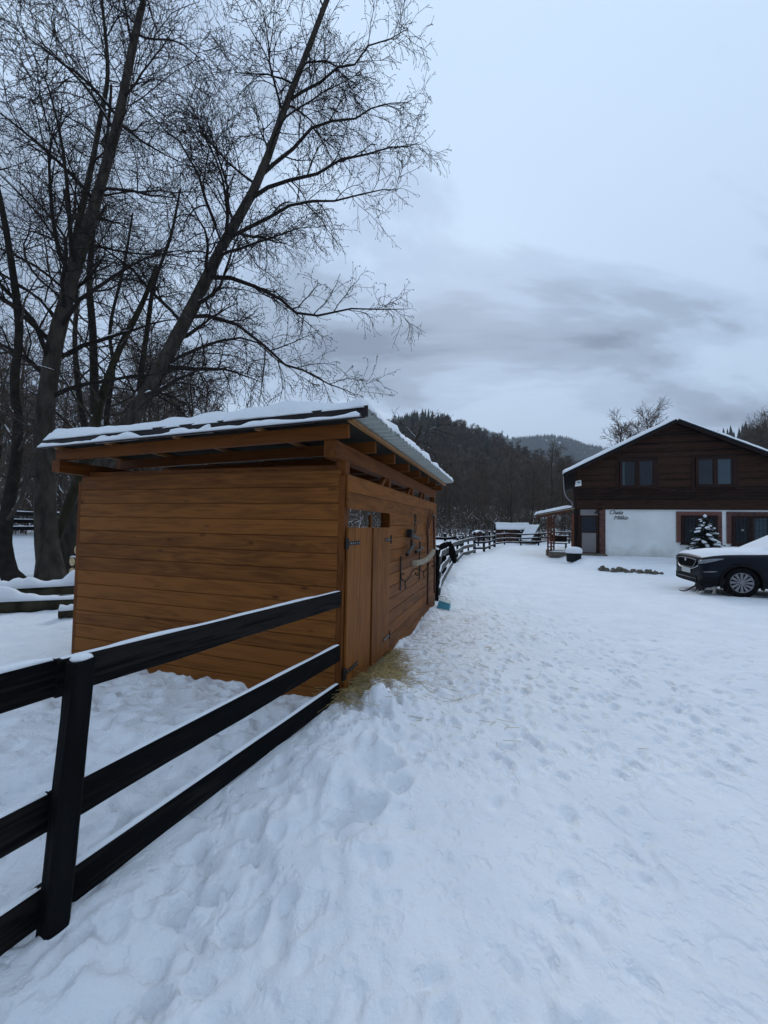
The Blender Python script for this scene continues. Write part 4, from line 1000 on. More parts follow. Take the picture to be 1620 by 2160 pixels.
def put_post(par, p, top, r, seed, mat='black_post', org=Vector((0,0,0)), lean=(0,0), snow=True, deep=.3):
    p = Vector(p) - org; n = 9; g = np.random.RandomState(seed)
    pts = [p + Vector((lean[0] * t, lean[1] * t, -deep + (top + deep) * t)) for t in np.linspace(0, 1, n)]
    b = MB(); b.tube(pts, list(r * (1.08 - .14 * np.linspace(0, 1, n) + g.randn(n) * .03)), 12)
    o = b.build('post', M[mat], par, True)
    o.data.polygons.foreach_set('use_smooth', np.array([len(q.vertices) == 4 for q in o.data.polygons]))
    if snow:
        MB().ell((0, 0, 0), (r * .97, r * .97, r * .62), 12, 8).build('snow', M['snow'], o, True).matrix_local = Matrix.Translation(pts[-1] + Vector((0, 0, r * .08)))
    return o
nf = empty('rail_fence', FP, 0, 'black three-rail wooden fence running up to the shed corner', 'fence')
def square_post(par, p, top, w, t, lean, yaw, seed, deep=.4):
    g = np.random.RandomState(seed); n = 14; Vv = []; c, s_ = math.cos(yaw), math.sin(yaw)
    prof = [(-.5, -.34), (-.36, -.5), (.36, -.5), (.5, -.34), (.5, .34), (.36, .5), (-.36, .5), (-.5, .34)]
    for i, q in enumerate(np.linspace(0, 1, n)):
        for j, (a, b_) in enumerate(prof):
            x = a * w * (1.06 - .14 * q) * (1 + .05 * g.randn() * .6); y = b_ * t * (1.06 - .10 * q) * (1 + .03 * g.randn())
            Vv.append((p[0] + lean[0] * q + x * c - y * s_, p[1] + lean[1] * q + x * s_ + y * c, -deep + (top + deep) * q + (.012 * a if i == n - 1 else 0)))
    b = MB(); b.add(Vv, [(i*8+j, i*8+(j+1)%8, (i+1)*8+(j+1)%8, (i+1)*8+j) for i in range(n-1) for j in range(8)] + [tuple(range(8))[::-1], tuple((n-1)*8+j for j in range(8))])
    o = b.build('post', M['black_post'], par)
    e = MB().ell((0, 0, 0), (w * .46, t * .44, .022), 12, 6); k = np.array(e.v); k *= (1 + .5 * fbm(k[:, 0] * 30, k[:, 1] * 30, 3, 2))[:, None]; e.v = [tuple(q) for q in k]
    sn = e.build('snow', M['snow'], o, True); sn.location = (p[0] + lean[0], p[1] + lean[1], top + .004); sn.rotation_euler = (0, 0, yaw)
    return o
square_post(nf, (-.03, -.02), 1.045, .090, .072, (.075, .02), math.atan2(fdir.y, fdir.x), 3)
side = Vector((-fdir.y, fdir.x, 0))                            # paddock side
e0 = FP + side * .055; e1 = SHED + Vector((-.03, -.03, 0)) + side * .0
left = FP - fdir * 1.9 + side * .10
for k, (z, z2) in enumerate(((.965, .925), (.445, .443), (.095, .10))):
    put_rail(nf, e0 - fdir * .02 + Z3 * z, e1 + Z3 * z2, .150, .032, .010, 10 + k, 'black_wood', .008 if k else .012, FP, 0.0)
    put_rail(nf, left + Z3 * (z + .01), e0 - fdir * .026 + side * .003 + Z3 * (z + .004), .150, .032, .010, 20 + k, 'black_wood', .008 if k else .012, FP, 0.0)
put_post(nf, left - side * .055, 1.06, .056, 5, org=FP)

def run_fence(pts, name, label, zs, h, wav, seed, mat='grey_wood', pmat='black_post', top=1.05, t=.035, r=.05, snow=.02, sidek=1):
    o0 = Vector((pts[0][0], pts[0][1], gz(*pts[0][:2]))); fe = empty(name, o0, 0, label, 'fence')
    P = [Vector((x, y, gz(x, y))) for x, y in pts]
    for i, p in enumerate(P): put_post(fe, p, top + .06 * math.sin(i * 3.1 + seed), r, seed + i, pmat, o0, lean=(.04 * math.sin(i*5), .03 * math.cos(i*7)))
    for i in range(len(P) - 1):
        d = (P[i+1] - P[i]).normalized(); s_ = Vector((d.y, -d.x, 0)) * (r + t * .5) * sidek
        for k, z in enumerate(zs):
            put_rail(fe, P[i] + s_ - d * .05 + Z3 * (z + .03 * math.sin(i * 2.3 + k)), P[i+1] + s_ + d * .03 + Z3 * (z + .03 * math.sin(i * 2.3 + 2.3 + k)), h, t, wav, seed + i * 5 + k, mat, snow, o0)
    return fe
run_fence([(1.17, 8.55), (1.45, 10.25), (2.0, 12.6), (2.62, 15.3), (3.35, 17.9), (4.05, 20.4), (4.85, 22.3), (5.65, 24.3)], 'rail_fence', 'weathered grey wavy-edged rail fence along the drive past the shed', (.86, .50, .15), .17, .055, 70)
run_fence([(5.65, 24.32), (6.66, 25.9), (7.7, 28.4), (8.75, 31.0)], 'rail_fence', 'dark rail fence curving away along the end of the drive', (.92, .60, .25), .12, .02, 120, mat='black_wood', top=1.25, r=.08)
run_fence([(8.9, 31.3), (10.95, 35.4), (12.6, 35.9), (14.4, 36.4), (16.2, 37.2), (18.0, 38.0), (19.8, 38.9), (21.5, 39.8)], 'rail_fence', 'dark brown rail fence closing the far end of the yard', (1.0, .62, .28), .11, .01, 140, mat='siding', top=1.22, r=.07, snow=.03)
run_fence([(-1.2, 21.2), (1.0, 21.0), (3.3, 20.9), (4.6, 22.9)], 'rail_fence', 'black rail fence across the paddock behind the pony', (.98, .55), .13, .01, 160, mat='black_wood', top=1.2, r=.06, snow=.03, sidek=1)
run_fence([(-19.5, 17.6), (-17.0, 17.8), (-14.6, 18.0)], 'rail_fence', 'dark rail fence half buried in snow between the alders', (1.05, .72, .40), .17, .02, 180, mat='black_wood', top=1.2, r=.06, snow=.05)
# ------------------------------------------------------------------ house (local x = U, y = V, z from its ground)
house = empty('chalet', HOUSE, -PHI, 'two-storey chalet, dark timber gable above a white plastered ground floor', 'house')
HW, HDp, WT = 9.12, 9.5, 2.44; APX = HW / 2; RZ0, TP = 4.42, .505          # roof underside at wall line, pitch tangent
def roofz(u): return RZ0 + TP * (APX - abs(u - APX))
b = MB(); b.box(1.48, HW, 0.0, HDp, -.4, WT); b.build('plaster_wall', M['plaster'], house)
b = MB(); b.box(0.0, 1.19, .03, HDp, -.4, WT); b.build('entrance_wall', M['brown_trim'], house)
b = MB(); b.prism([(0, WT + .003), (HW, WT + .003), (HW, RZ0 - .02), (APX, roofz(APX) - .02), (0, RZ0 - .02)], lambda u, z, s_: (u, (.02, HDp)[s_], z)); b.build('gable_core', M['siding'], house)
sh = .142; k = 0
while True:                                                     # horizontal siding boards, ends cut to the roof slope
    z0, z1 = WT - .03 + sh * k, WT - .03 + sh * (k + 1) - .004; k += 1
    def lim(z): return max(-.02, (z - RZ0) / TP - .0)
    a0, a1 = lim(z0), lim(z1)
    if a0 > APX - .08: break
    a1 = min(a1, APX - .03); B_ = HW
    y0, y1 = -.035, .018
    b = MB()
    V8 = [(a0, y0 - .012, z0), (B_ - a0, y0 - .012, z0), (B_ - a1, y0 + .010, z1), (a1, y0 + .010, z1), (a0, y1, z0), (B_ - a0, y1, z0), (B_ - a1, y1, z1), (a1, y1, z1)]
    V8 = [(x - HW/2, y, z - z0) for x, y, z in V8]
    b.add(V8, [(0,1,2,3),(7,6,5,4),(0,4,5,1),(1,5,6,2),(2,6,7,3),(3,7,4,0)])
    o = b.build('siding_board', M['siding'], house); o.location = (HW/2, 0, z0)
board('corner_board', house, RZ0 - WT, .05, .14, (.06, -.045, (RZ0 + WT) / 2), Z3, Y3, M['brown_trim'])
board('base_trim', house, HW + .04, .06, .05, (HW / 2, -.050, WT - .045), X3, Y3, M['siding'])
# roof slopes
nrm_l = Vector((-TP, 0, 1)).normalized(); dl = Vector((1, 0, TP)).normalized()
OV, OF, TH = .52, .48, .13
SLn = (APX + OV) / dl.x
for s_ in (0, 1):
    ax = dl if s_ == 0 else Vector((-dl.x, 0, dl.z)); nm = Vector((-TP if s_ == 0 else TP, 0, 1)).normalized()
    e = Vector((-OV if s_ == 0 else HW + OV, -OF, RZ0 - OV * TP))
    b = MB(); c = [e, e + ax * SLn, e + ax * SLn + Vector((0, HDp + 2 * OF, 0)), e + Vector((0, HDp + 2 * OF, 0))]
    b.add([p for p in c] + [p + nm * TH for p in c], [(3,2,1,0),(4,5,6,7),(0,1,5,4),(1,2,6,5),(2,3,7,6),(3,0,4,7)])
    rf = b.build('roof', M['roof_edge'], house)
    ay = Y3 if s_ == 0 else Y3
    mtx = basis(e + nm * (TH + .002) + Vector((0, -.02, 0)), ax, Y3, ax.cross(Y3) if s_ == 0 else ax.cross(Y3))
    if s_ == 0: snow_slab('snow', SLn - .0, HDp + 2 * OF + .02, .17, rf, mtx, 31, 70, 40, edge=.16, wob=.02, noise=.1)
    else:
        mtx = basis(e + nm * (TH + .002) + Vector((0, HDp + 2 * OF, 0)), ax, -Y3, ax.cross(-Y3)); snow_slab('snow', SLn - .0, HDp + 2 * OF + .02, .17, rf, mtx, 37, 70, 40, edge=.16, wob=.02, noise=.1)
    # barge board under the verge
    p0 = e + Vector((0, .05, -.035)) + ax * .05; p1 = p0 + ax * (SLn - .08); d_ = p1 - p0
    board('barge_board', house, d_.length, .03, .07, (p0 + p1) / 2, d_, Y3, M['brown_trim'])
# gutter and downpipe on the left eave
b = MB(); gpz = RZ0 - OV * TP + .02
b.tube([(-OV - .05, -.50, gpz), (-OV - .05, HDp, gpz)], .065, 10); b.build('gutter', M['roof_edge'], house, True)
b = MB(); b.tube([Vector(p) for p in spline([(-OV - .05, -.30, gpz - .04), (-OV - .04, -.28, gpz - .55), (-OV + .02, -.25, gpz - .95), (-.35, -.15, gpz - 1.25), (-.12, -.06, gpz - 1.45), (-.10, -.05, gpz - 1.9)], 18)], .030, 8); b.build('downpipe', M['door_panel'], house, True)
# chimney and aerials
b = MB(); b.box(2.95, 3.35, 3.2, 3.6, roofz(3.15) - .3, roofz(3.15) + .75); b.box(2.88, 3.42, 3.13, 3.67, roofz(3.15) + .752, roofz(3.15) + .83); b.build('chimney', M['stone'], house, bevel=.01)
b = MB(); b.tube([(3.05, 3.3, roofz(3.15) + .83), (3.05, 3.3, roofz(3.15) + 1.0)], .06, 8); b.tube([(3.25, 3.5, roofz(3.15) + .83), (3.25, 3.5, roofz(3.15) + 1.0)], .06, 8); b.build('chimney_pot', M['iron'], house, True)
for u, h in ((4.55, .55), (5.15, .50), (5.65, .42)):
    b = MB(); z = roofz(u) + .2; b.tube([(u, 1.5, z - .1), (u, 1.5, z + h)], .012, 5); b.tube([(u - .08, 1.5, z + h - .05), (u + .08, 1.5, z + h - .05)], .008, 5); b.build('aerial', M['iron'], house)
# ---- windows
def curtain_mesh(x0, x1, z0, z1, y, mat, par, seed, gather=1.0):
    n = 40; xs = np.linspace(x0, x1, n); ys = y + .012 * np.sin(xs * 62 * gather + seed) + .006 * np.sin(xs * 131 + seed)
    Vv = [(x, yy, z0) for x, yy in zip(xs, ys)] + [(x, yy, z1) for x, yy in zip(xs, ys)]
    me = bpy.data.meshes.new('curtain'); me.from_pydata(Vv, [], [(i, i+1, n+i+1, n+i) for i in range(n-1)]); link('curtain', me, M[mat], par, True)
def window(u0, u1, z0, z1, ybase, fw, mat, mull=True, curt=(), bars=False, par=house):
    w = empty('window', ((u0 + u1) / 2, ybase, z0)); w.parent = par; W2 = (u1 - u0) / 2; Hh = z1 - z0
    MB().box(-W2, W2, -.01, .02, 0, Hh).build('recess', M['dark'], w)
    for c in curt: curtain_mesh(c[0] * W2, c[1] * W2, .05 + c[4] * Hh if len(c) > 4 else .05, Hh - .04, -.035, c[2], w, c[3])
    f = MB(); d0, d1 = -.105, -.012
    f.box(-W2, -W2 + fw, d0, d1, 0, Hh); f.box(W2 - fw, W2, d0, d1, 0, Hh); f.box(-W2 + fw, W2 - fw, d0, d1, 0, fw); f.box(-W2 + fw, W2 - fw, d0, d1, Hh - fw, Hh)
    if mull: f.box(-fw * .8, fw * .8, d0 - .004, d1, fw, Hh - fw)
    f.build('frame', M[mat], w)
    for s_ in (-1, 1):
        a, c = (fw * .8, W2 - fw) if s_ > 0 else (-W2 + fw, -fw * .8)
        sash = MB(); sw = .045; y0, y1 = -.09, -.06
        sash.box(a, a + sw, y0, y1, fw, Hh - fw); sash.box(c - sw, c, y0, y1, fw, Hh - fw); sash.box(a + sw, c - sw, y0, y1, fw, fw + sw); sash.box(a + sw, c - sw, y0, y1, Hh - fw - sw, Hh - fw); so = sash.build('sash', M[mat], w)
        g_ = MB(); g_.box(a + sw, c - sw, -.077, -.073, fw + sw, Hh - fw - sw); g_.build('pane', M['glass'], w)
    if bars:
        for s_ in np.linspace(-W2 + .16, W2 - .16, 9): MB().box(s_ - .006, s_ + .006, -.125, -.113, .02, Hh - .02).build('bar', M['iron'], w)
        for z in (.28, Hh * .5, Hh - .22): MB().box(-W2 + .02, W2 - .02, -.131, -.125, z - .006, z + .006).build('bar', M['iron'], w)
    return w
wu1 = window(2.12, 3.70, 3.50, 4.95, -.05, .07, 'brown_trim', curt=((-.93, -.70, 'curtain', 1), (.10, .93, 'curtain_grey', 2)))
wu2 = window(5.42, 7.00, 3.50, 4.95, -.05, .07, 'brown_trim', curt=((-.93, -.10, 'curtain_grey', 3), (.12, .78, 'curtain', 4)))
for w in (wu1, wu2):
    for s_ in (-1, 1): board('casing', w, 1.72, .03, .14, (s_ * .875, -.02, .725), Z3, Y3, M['brown_trim'])
    board('casing', w, 1.89, .03, .13, (0, -.022, 1.525), X3, Y3, M['brown_trim']); board('casing', w, 1.89, .05, .08, (0, -.03, -.045), X3, Y3, M['brown_trim'])
# brickwork as real courses, joined per piece (courses are only a few pixels high)
def bricks(name, par, u0, u1, z0, z1, y0, soldier=False, seed=0):
    g = random.Random(seed); b = MB(); m = MB(); m.box(u0 + .004, u1 - .004, y0 + .008, .004, z0 + .004, z1 - .004); m.build('mortar', M['mortar'], par)
    if soldier:
        n = max(1, round((u1 - u0) / .078)); w = (u1 - u0) / n
        for i in range(n): b.box(u0 + i*w + .005, u0 + (i+1)*w - .005, y0 - g.uniform(0, .006), y0 + .03, z0, z1)
    else:
        n = max(1, round((z1 - z0) / .078)); h = (z1 - z0) / n
        for i in range(n):
            sp = .5 if (u1 - u0) > .24 else 1.0; cut = u0 + (u1 - u0) * (.62 if i % 2 else .38)
            for a, c in ((u0, cut), (cut, u1)): b.box(a + .005, c - .005, y0 - g.uniform(0, .006), y0 + .03, z0 + i*h + .005, z0 + (i+1)*h - .005)
    tag(b.build(name, M['brick'], par), kind='stuff')
bricks('brick_pillar', house, 1.19, 1.48, -.35, WT - .08, -.05, seed=1)
for j, (u0, u1) in enumerate(((4.62, 6.50), (6.68, 8.56))):
    bricks('brick_surround', house, u0, u0 + .20, .74, 2.09, -.06, seed=10 + j); bricks('brick_surround', house, u1 - .20, u1, .70, 2.09, -.06, seed=20 + j)
    bricks('brick_surround', house, u0, u1, 2.09, 2.28, -.06, True, seed=30 + j)
    w = window(u0 + .20, u1 - .20, .68, 2.09, -.02, .07, 'brown_trim', curt=(((.30, .95, 'curtain_grey', 5),) if j == 0 else ((.12, .95, 'curtain', 6),)), bars=True)
    b = MB(); b.box(-.78, .78, -.16, -.008, -.05, -.002); b.build('sill', M['brown_trim'], w)
    if j == 1:
        b = MB(); b.prism([(-.06, -.06), (-.02, 0), (-.06, .06), (0, .02), (.06, .06), (.02, 0), (.06, -.06), (0, -.02)], lambda x, z, s_: (-.34 + x, -.081 - .002 * s_, .72 + z)); b.build('sticker', M['white_plastic'], w)
    else:
        b = MB(); b.box(-.42, -.22, -.083, -.081, .64, .67); b.add([(-.36, -.082, .70), (-.24, -.082, .80), (-.25, -.082, .77), (-.34, -.082, .69)], [(0,1,2,3)]); b.build('sticker', M['curtain'], w)
# ---- entrance
door = empty('door', (.70, 0, .06)); door.parent = house
f = MB(); f.box(-.55, -.42, -.07, .025, -.06, 2.36); f.box(.42, .49, -.07, .025, -.06, 2.36); f.box(-.42, .42, -.07, .025, 2.33, 2.36); f.build('frame', M['brown_trim'], door)
MB().box(-.42, .42, -.045, .02, 1.99, 2.33).build('transom_panel', M['door_panel'], door)
f = MB(); f.box(-.41, -.34, -.055, .02, .03, 1.985); f.box(.34, .41, -.055, .02, .03, 1.985); f.box(-.34, .34, -.055, .02, 1.90, 1.985); f.box(-.34, .34, -.055, .02, 1.07, 1.14); f.build('door_leaf', M['siding'], door)
MB().box(-.34, .34, -.035, .02, .03, 1.07).build('door_panel', M['door_panel'], door)
MB().box(-.34, .34, 0, .02, 1.14, 1.90).build('door_blind', M['curtain_grey'], door); MB().box(-.34, .34, -.022, -.018, 1.14, 1.90).build('pane', M['glass'], door)
MB().tube([(.37, -.06, 1.02), (.37, -.10, 1.02), (.28, -.10, 1.02)], .012, 6).build('handle', M['chrome'], door, True)
b = MB(); b.lathe([(.004, .0), (.02, -.02), (.13, -.17), (.12, -.17), (.02, -.04)], 14, (1.05, -.19, 2.33)); b.tube([(1.05, -.19, 2.32), (1.05, -.05, 2.36), (1.05, .0, 2.30)], .012, 6); b.build('wall_lamp', M['iron'], house)
b = MB(); b.box(-.10, 1.45, -.62, .0, -.30, .05); b.build('doorstep', M['stone'], house, bevel=.02)
# floodlight under the eave
fl = MB(); fl.add([(.02, -.10, 3.62), (.30, -.10, 3.62), (.30, -.30, 3.60), (-.02, -.34, 3.56), (.05, -.10, 3.88), (.30, -.10, 3.92), (.30, -.16, 3.92), (.06, -.16, 3.86)], [(0,1,2,3),(4,7,6,5),(3,2,6,7),(0,3,7,4),(1,5,6,2),(0,4,5,1)])
fl.build('floodlight', M['white_plastic'], house); MB().box(.12, .24, -.245, -.215, 3.70, 3.82).build('floodlight_lens', M['curtain'], house)
# ---- lettering
def text(body, loc, size, par):
    cu = bpy.data.curves.new('t', 'FONT'); cu.body = body; cu.size = size; cu.shear = .38; cu.extrude = .008; cu.offset = 0.0; cu.resolution_u = 4; cu.space_character = .92
    to = bpy.data.objects.new('t', cu); COL.objects.link(to); dg = bpy.context.evaluated_depsgraph_get(); me = bpy.data.meshes.new_from_object(to.evaluated_get(dg)); bpy.data.objects.remove(to)
    o = link('lettering', me, M['letter'], par); o.matrix_local = basis(loc, X3, Z3, -Y3); return o
text('Chata', (1.63, -.012, 2.12), .29, house); text('Miško', (1.85, -.012, 1.85), .29, house)
# ---- porch on the left side
PX0 = -1.85
b = MB(); b.add([(PX0, -.10, 2.02), (.02, -.10, 2.42), (.02, 2.4, 2.42), (PX0, 2.4, 2.02), (PX0, -.10, 2.10), (.02, -.10, 2.50), (.02, 2.4, 2.50), (PX0, 2.4, 2.10)], [(3,2,1,0),(4,5,6,7),(0,1,5,4),(1,2,6,5),(2,3,7,6),(3,0,4,7)]); pr = b.build('porch_roof', M['roof_edge'], house)
sp = Vector((1.87, 0, .40)).normalized(); snow_slab('snow', 1.80, 2.5, .13, pr, basis((PX0 - .02, -.12, 2.102), sp, Y3, sp.cross(Y3)), 41, 40, 40, edge=.18, wob=.03)
board('porch_fascia', house, 1.9, .03, .05, (PX0 / 2, -.115, 2.235), sp, Y3, M['pale_log'])
for v in (0.0, 1.1, 2.2): board('porch_rafter', house, 1.75, .06, .12, (PX0 / 2 + .02, v, 2.155), sp, Y3, M['porch'])
board('porch_beam', house, 2.4, .10, .12, (-1.28 + .16, 1.15, 2.06), Vector((.13, 1, 0)), X3, M['porch'])
for i, u in enumerate((-1.30, -1.12, -.95)):
    board('porch_post', house, 2.15, .09, .08, (u, .02 + .25 * i, .95), Z3, Y3, M['porch'])
for k in range(9): board('slat', house, .48, .03, .06, (-1.12, -.03 + .14, .12 + .21 * k), Vector((.35, .5, 0)), Vector((.5, -.35, 0)), M['porch'])
board('porch_post', house, 2.2, .12, .12, (-.08, .0, 1.02), Z3, Y3, M['porch']); pass
b = MB(); b.box(-1.20, -.02, .10, 2.4, -.30, .06); b.build('porch_floor', M['stone'], house, bevel=.02)
snow_slab('snow', 1.10, .8, .06, house, basis((-1.18, .08, .058), X3, Y3, Z3), 43, 20, 14, edge=.2, wob=.06)
# the plan is not square: the long walls run back at a slight skew
def skew(o, acc):
    m = acc @ o.matrix_local
    if o.type == 'MESH':
        if o.data.users > 1 or len(o.data.vertices) <= 24 and o.parent is not house:
            if o.parent is house: o.location.x += SKEW * max(0.0, m.translation.y)
        else:
            mi = m.inverted()
            for v in o.data.vertices:
                p = m @ v.co
                if p.y > .05: p.x += SKEW * p.y; v.co = mi @ p
    for c in o.children: skew(c, m)
SKEW = .14
for c in list(house.children):
    if c.name.split('.')[0] not in ('window', 'door'): skew(c, Matrix.Identity(4))
# bench and folded things on the porch
bn = empty('bench', HOUSE + U * -.62 + V * 1.3 + Vector((0, 0, .06)), -PHI, 'dark wooden bench standing on the porch', 'bench')
board('seat', bn, .9, .35, .05, (0, 0, .42), X3, Y3, M['siding']); board('backrest', bn, .9, .04, .35, (0, .17, .68), X3, Y3, M['siding'])
for u in (-.38, .38): board('leg', bn, .40, .06, .30, (u, 0, .20), Z3, X3, M['siding'])

# ------------------------------------------------------------------ in front of the house
bp_ = empty('planter_bin', (8.62, 17.75, gz(8.62, 17.75) - .02), 0, 'round black planter bin with a thick cap of snow', 'bin')
MB().lathe([(.0, 0), (.27, 0), (.30, .04), (.33, .42), (.345, .44), (.345, .48), (.31, .48), (.30, .40), (0, .40)], 26).build('bin_body', M['bin'], bp_, True)
b = MB(); g = random.Random(3); b.lathe([(.34, .40), (.355, .47), (.35, .55), (.31, .62), (.22, .66), (.1, .68), (.001, .685)], 26); o = b.build('snow', M['snow'], bp_, True)
# stone edging of the terrace
ed = empty('stone_edging', (8.7, 14.9, 0), 0, 'row of rough brown stones edging the snowy terrace', 'stones')
g = np.random.RandomState(12)
for i in range(22):
    t = i / 21; x = 8.40 + 1.55 * t; y = 15.18 - 1.20 * t + .10 * math.sin(i * 2.7); s_ = .075 + .085 * g.rand() * (1 if .2 < t < .85 else .6)
    v_ = MB().ell((0, 0, 0), (s_ * 1.25, s_, s_ * .85), 9, 7); n = np.array(v_.v); n *= (1 + .8 * fbm(n[:, 0] * 12 + i * 3, n[:, 1] * 12 + n[:, 2] * 9, i, 3))[:, None]; v_.v = [tuple(p) for p in n]
    o = v_.build('stone', M['stone'], ed); o.location = (x - 8.7, y - 14.9, -.035 + .09 * g.rand()); o.rotation_euler = (g.rand(), g.rand(), g.rand() * 6)
# spruce with snow
def spruce(x, y, h, rad, label):
    z0 = gz(x, y); root = empty('spruce_tree', (x, y, z0), 0, label, 'tree'); g = np.random.RandomState(4)
    MB().tube([(0, 0, -.1), (0, 0, h * .5), (.02, 0, h)], [.045, .03, .008], 8).build('trunk', M['bark_dark'], root, True)
    Vv, Ff, Sv = [], [], []
    for k in range(150):
        f = (k + g.rand()) / 150; f = f ** 1.15; zb = h * (.06 + .92 * f); L = rad * (1 - f) ** .75 * g.uniform(.72, 1.12) + .06
        a = k * 2.399 + g.randn() * .2; dr = -.10 - .30 * (1 - f); ax = np.array([math.cos(a), math.sin(a), 0]); sd = np.array([-ax[1], ax[0], 0]); m = max(4, int(L * 13))
        for q in range(m):
            s_ = (q + .7) / m; base = ax * L * s_ + np.array([0, 0, zb + dr * L * s_ * s_ + .10 * L * s_])
            for side in (-1, -.5, 0, .5, 1):
                for r_ in range(3):
                    d = nrmz(ax * .7 + sd * side + np.array([0, 0, g.uniform(-.5, .25)]) + g.randn(3) * .15); nl = (.05 + .17 * L * (1.1 - s_ * .6)) * g.uniform(.6, 1.2)
                    w = nrmz(np.cross(d, g.randn(3))) * .014; i = len(Vv); Vv += [base - w, base + w, base + d * nl]; Ff.append((i, i+1, i+2))
        if g.rand() < .42 and L > .12:
            s_ = g.uniform(.55, .9); Sv.append((ax * L * s_ + np.array([0, 0, zb + dr * L * s_ * s_ + .10 * L * s_ + .045]), L * g.uniform(.5, 1.3), a))
    tag(link('needles', mesh_np('needles', np.array(Vv), np.array(Ff)), M['needle'], root), kind='stuff')
    for c, ll, a in Sv:
        e = MB().ell((0, 0, 0), (.045 + .15 * ll, .035 + .08 * ll, .03 + .02 * ll), 9, 6); n = np.array(e.v); n *= (1 + .9 * fbm(n[:, 0] * 16 + c[0] * 9, n[:, 1] * 16 + c[2] * 5, 3, 3))[:, None]; e.v = [tuple(p) for p in n]
        o = e.build('snow', M['snow'], root, True); o.location = c; o.rotation_euler = (g.randn() * .15, .25 + g.randn() * .12, a)
    MB().ell((0.02, 0, h + .0), (.065, .06, .075), 9, 6).build('snow', M['snow'], root, True)
spruce(12.75, 15.55, 1.95, .78, 'small dark spruce laden with snow in front of the lower window')

# ------------------------------------------------------------------ playground beyond the fence
ph_ = empty('playhouse', (13.9, 42.5, gz(13.9, 42.5)), -.12, 'brown wooden playhouse with a thick snow roof beyond the far fence', 'hut')
b = MB(); b.box(-1.45, .35, -.8, .8, -.2, 1.35); b.build('wall', M['tool'], ph_)
b = MB(); b.box(.35, 1.45, -.1, .8, -.2, 1.35); b.build('dark_bay', M['siding'], ph_); board('post', ph_, 1.5, .1, .1, (1.38, -.72, .6), Z3, X3, M['tool'])
for s_ in (-1, 1):
    b = MB(); c = [(-1.75, 1.05 * s_, 1.30), (1.75, 1.05 * s_, 1.30), (1.75, 0, 2.02), (-1.75, 0, 2.02)]; b.add(c + [(x, y, z + .08) for x, y, z in c], [(3,2,1,0),(4,5,6,7),(0,1,5,4),(1,2,6,5),(2,3,7,6),(3,0,4,7)]); r_ = b.build('roof', M['siding'], ph_)
    ax = Vector((0, -s_ * 1.05, .72)).normalized()
    if s_ < 0: mt = basis((-1.78, -1.07, 1.385), X3, ax, X3.cross(ax))
    else: mt = basis((1.78, 1.07, 1.385), -X3, ax, (-X3).cross(ax))
    snow_slab('snow', 3.56, 1.30, .13, r_, mt, 51, 30, 14, edge=.2, wob=.03)
af = empty('climbing_frame', (15.5, 40.3, gz(15.5, 40.3)), .38, 'A-frame climbing hut with one snow-dusted sloping panel', 'play frame')
b = MB(); c = [(-1.15, -.8, .25), (-1.15, .9, .25), (0, .9, 1.9), (0, -.8, 1.9)]; b.add(c + [(x - .05, y, z + .04) for x, y, z in c], [(3,2,1,0),(4,5,6,7),(0,1,5,4),(1,2,6,5),(2,3,7,6),(3,0,4,7)]); b.build('panel', M['curtain'], af)
for y in (-.78, .88):
    for s_ in (-1, 1): 
        p0, p1 = Vector((s_ * 1.25, y, .05)), Vector((0, y, 1.92)); board('leg', af, (p1 - p0).length, .09, .09, (p0 + p1) / 2, p1 - p0, Y3, M['grey_wood'])
board('crossbar', af, 1.3, .08, .08, (0, -.78, .95), X3, Y3, M['siding']); MB().box(-.75, .75, -.2, .85, .0, .9).build('dark_inside', M['siding'], af)
ax = Vector((1.15, 0, 1.65)).normalized(); snow_slab('snow', 2.0, 1.7, .05, af, basis((-1.21, -.8, .30), ax, Y3, ax.cross(Y3)), 53, 16, 14, edge=.1)
ht = empty('feeder_hut', (7.55, 31.2, gz(7.55, 31.2)), .2, 'tiny wooden feeder hut on a post with a rounded snow cap', 'hut')
board('post', ht, .9, .1, .1, (0, 0, .4), Z3, X3, M['siding']); MB().box(-.26, .26, -.22, .22, .70, 1.10).build('box', M['tool'], ht, bevel=.01)
MB().box(-.15, .15, -.235, -.221, .78, 1.0).build('opening', M['dark'], ht)
b = MB(); b.prism([(-.40, 1.06), (0, 1.27), (.40, 1.06), (0, 1.20)], lambda x, z, s_: (x, -.3 + .6 * s_, z)); b.build('roof', M['siding'], ht)
b = MB(); b.prism([(-.42, 1.08), (-.40, 1.16), (-.2, 1.29), (0, 1.36), (.2, 1.30), (.40, 1.17), (.42, 1.08), (0, 1.28)], lambda x, z, s_: (x, -.32 + .64 * s_, z)); b.build('snow', M['snow'], ht)

# ------------------------------------------------------------------ logs left of the shed
def log(p0, p1, r, name, label, seed, snow=.07, cat='log', group=None, bark='bark_moss'):
    p0, p1 = Vector(p0), Vector(p1); root = empty(name, p0, 0, label, cat, group); d = p1 - p0; n = 14; g = np.random.RandomState(seed)
    pts = [d * t + Vector((0, 0, .02 * math.sin(t * 5 + seed))) for t in np.linspace(0, 1, n)]
    MB().tube(pts, list(r * (1 + g.randn(n) * .05)), 12, False).build('bark', M[bark], root, True)
    ax = d.normalized()
    for e, s_ in ((pts[0], -1), (pts[-1], 1)): MB().tube([e - ax * s_ * .01, e + ax * s_ * .002], r * .97, 12).build('cut_end', M['log_end'], root)
    if snow:
        a_ = Vector((ax.x, ax.y, ax.z)); ay = Z3.cross(a_).normalized(); snow_strip('snow', d.length * 1.0, r * 2.1, snow, root, basis(d / 2 + Vector((0, 0, r * .62)), a_, ay, a_.cross(ay)), seed, n=40)
    return root
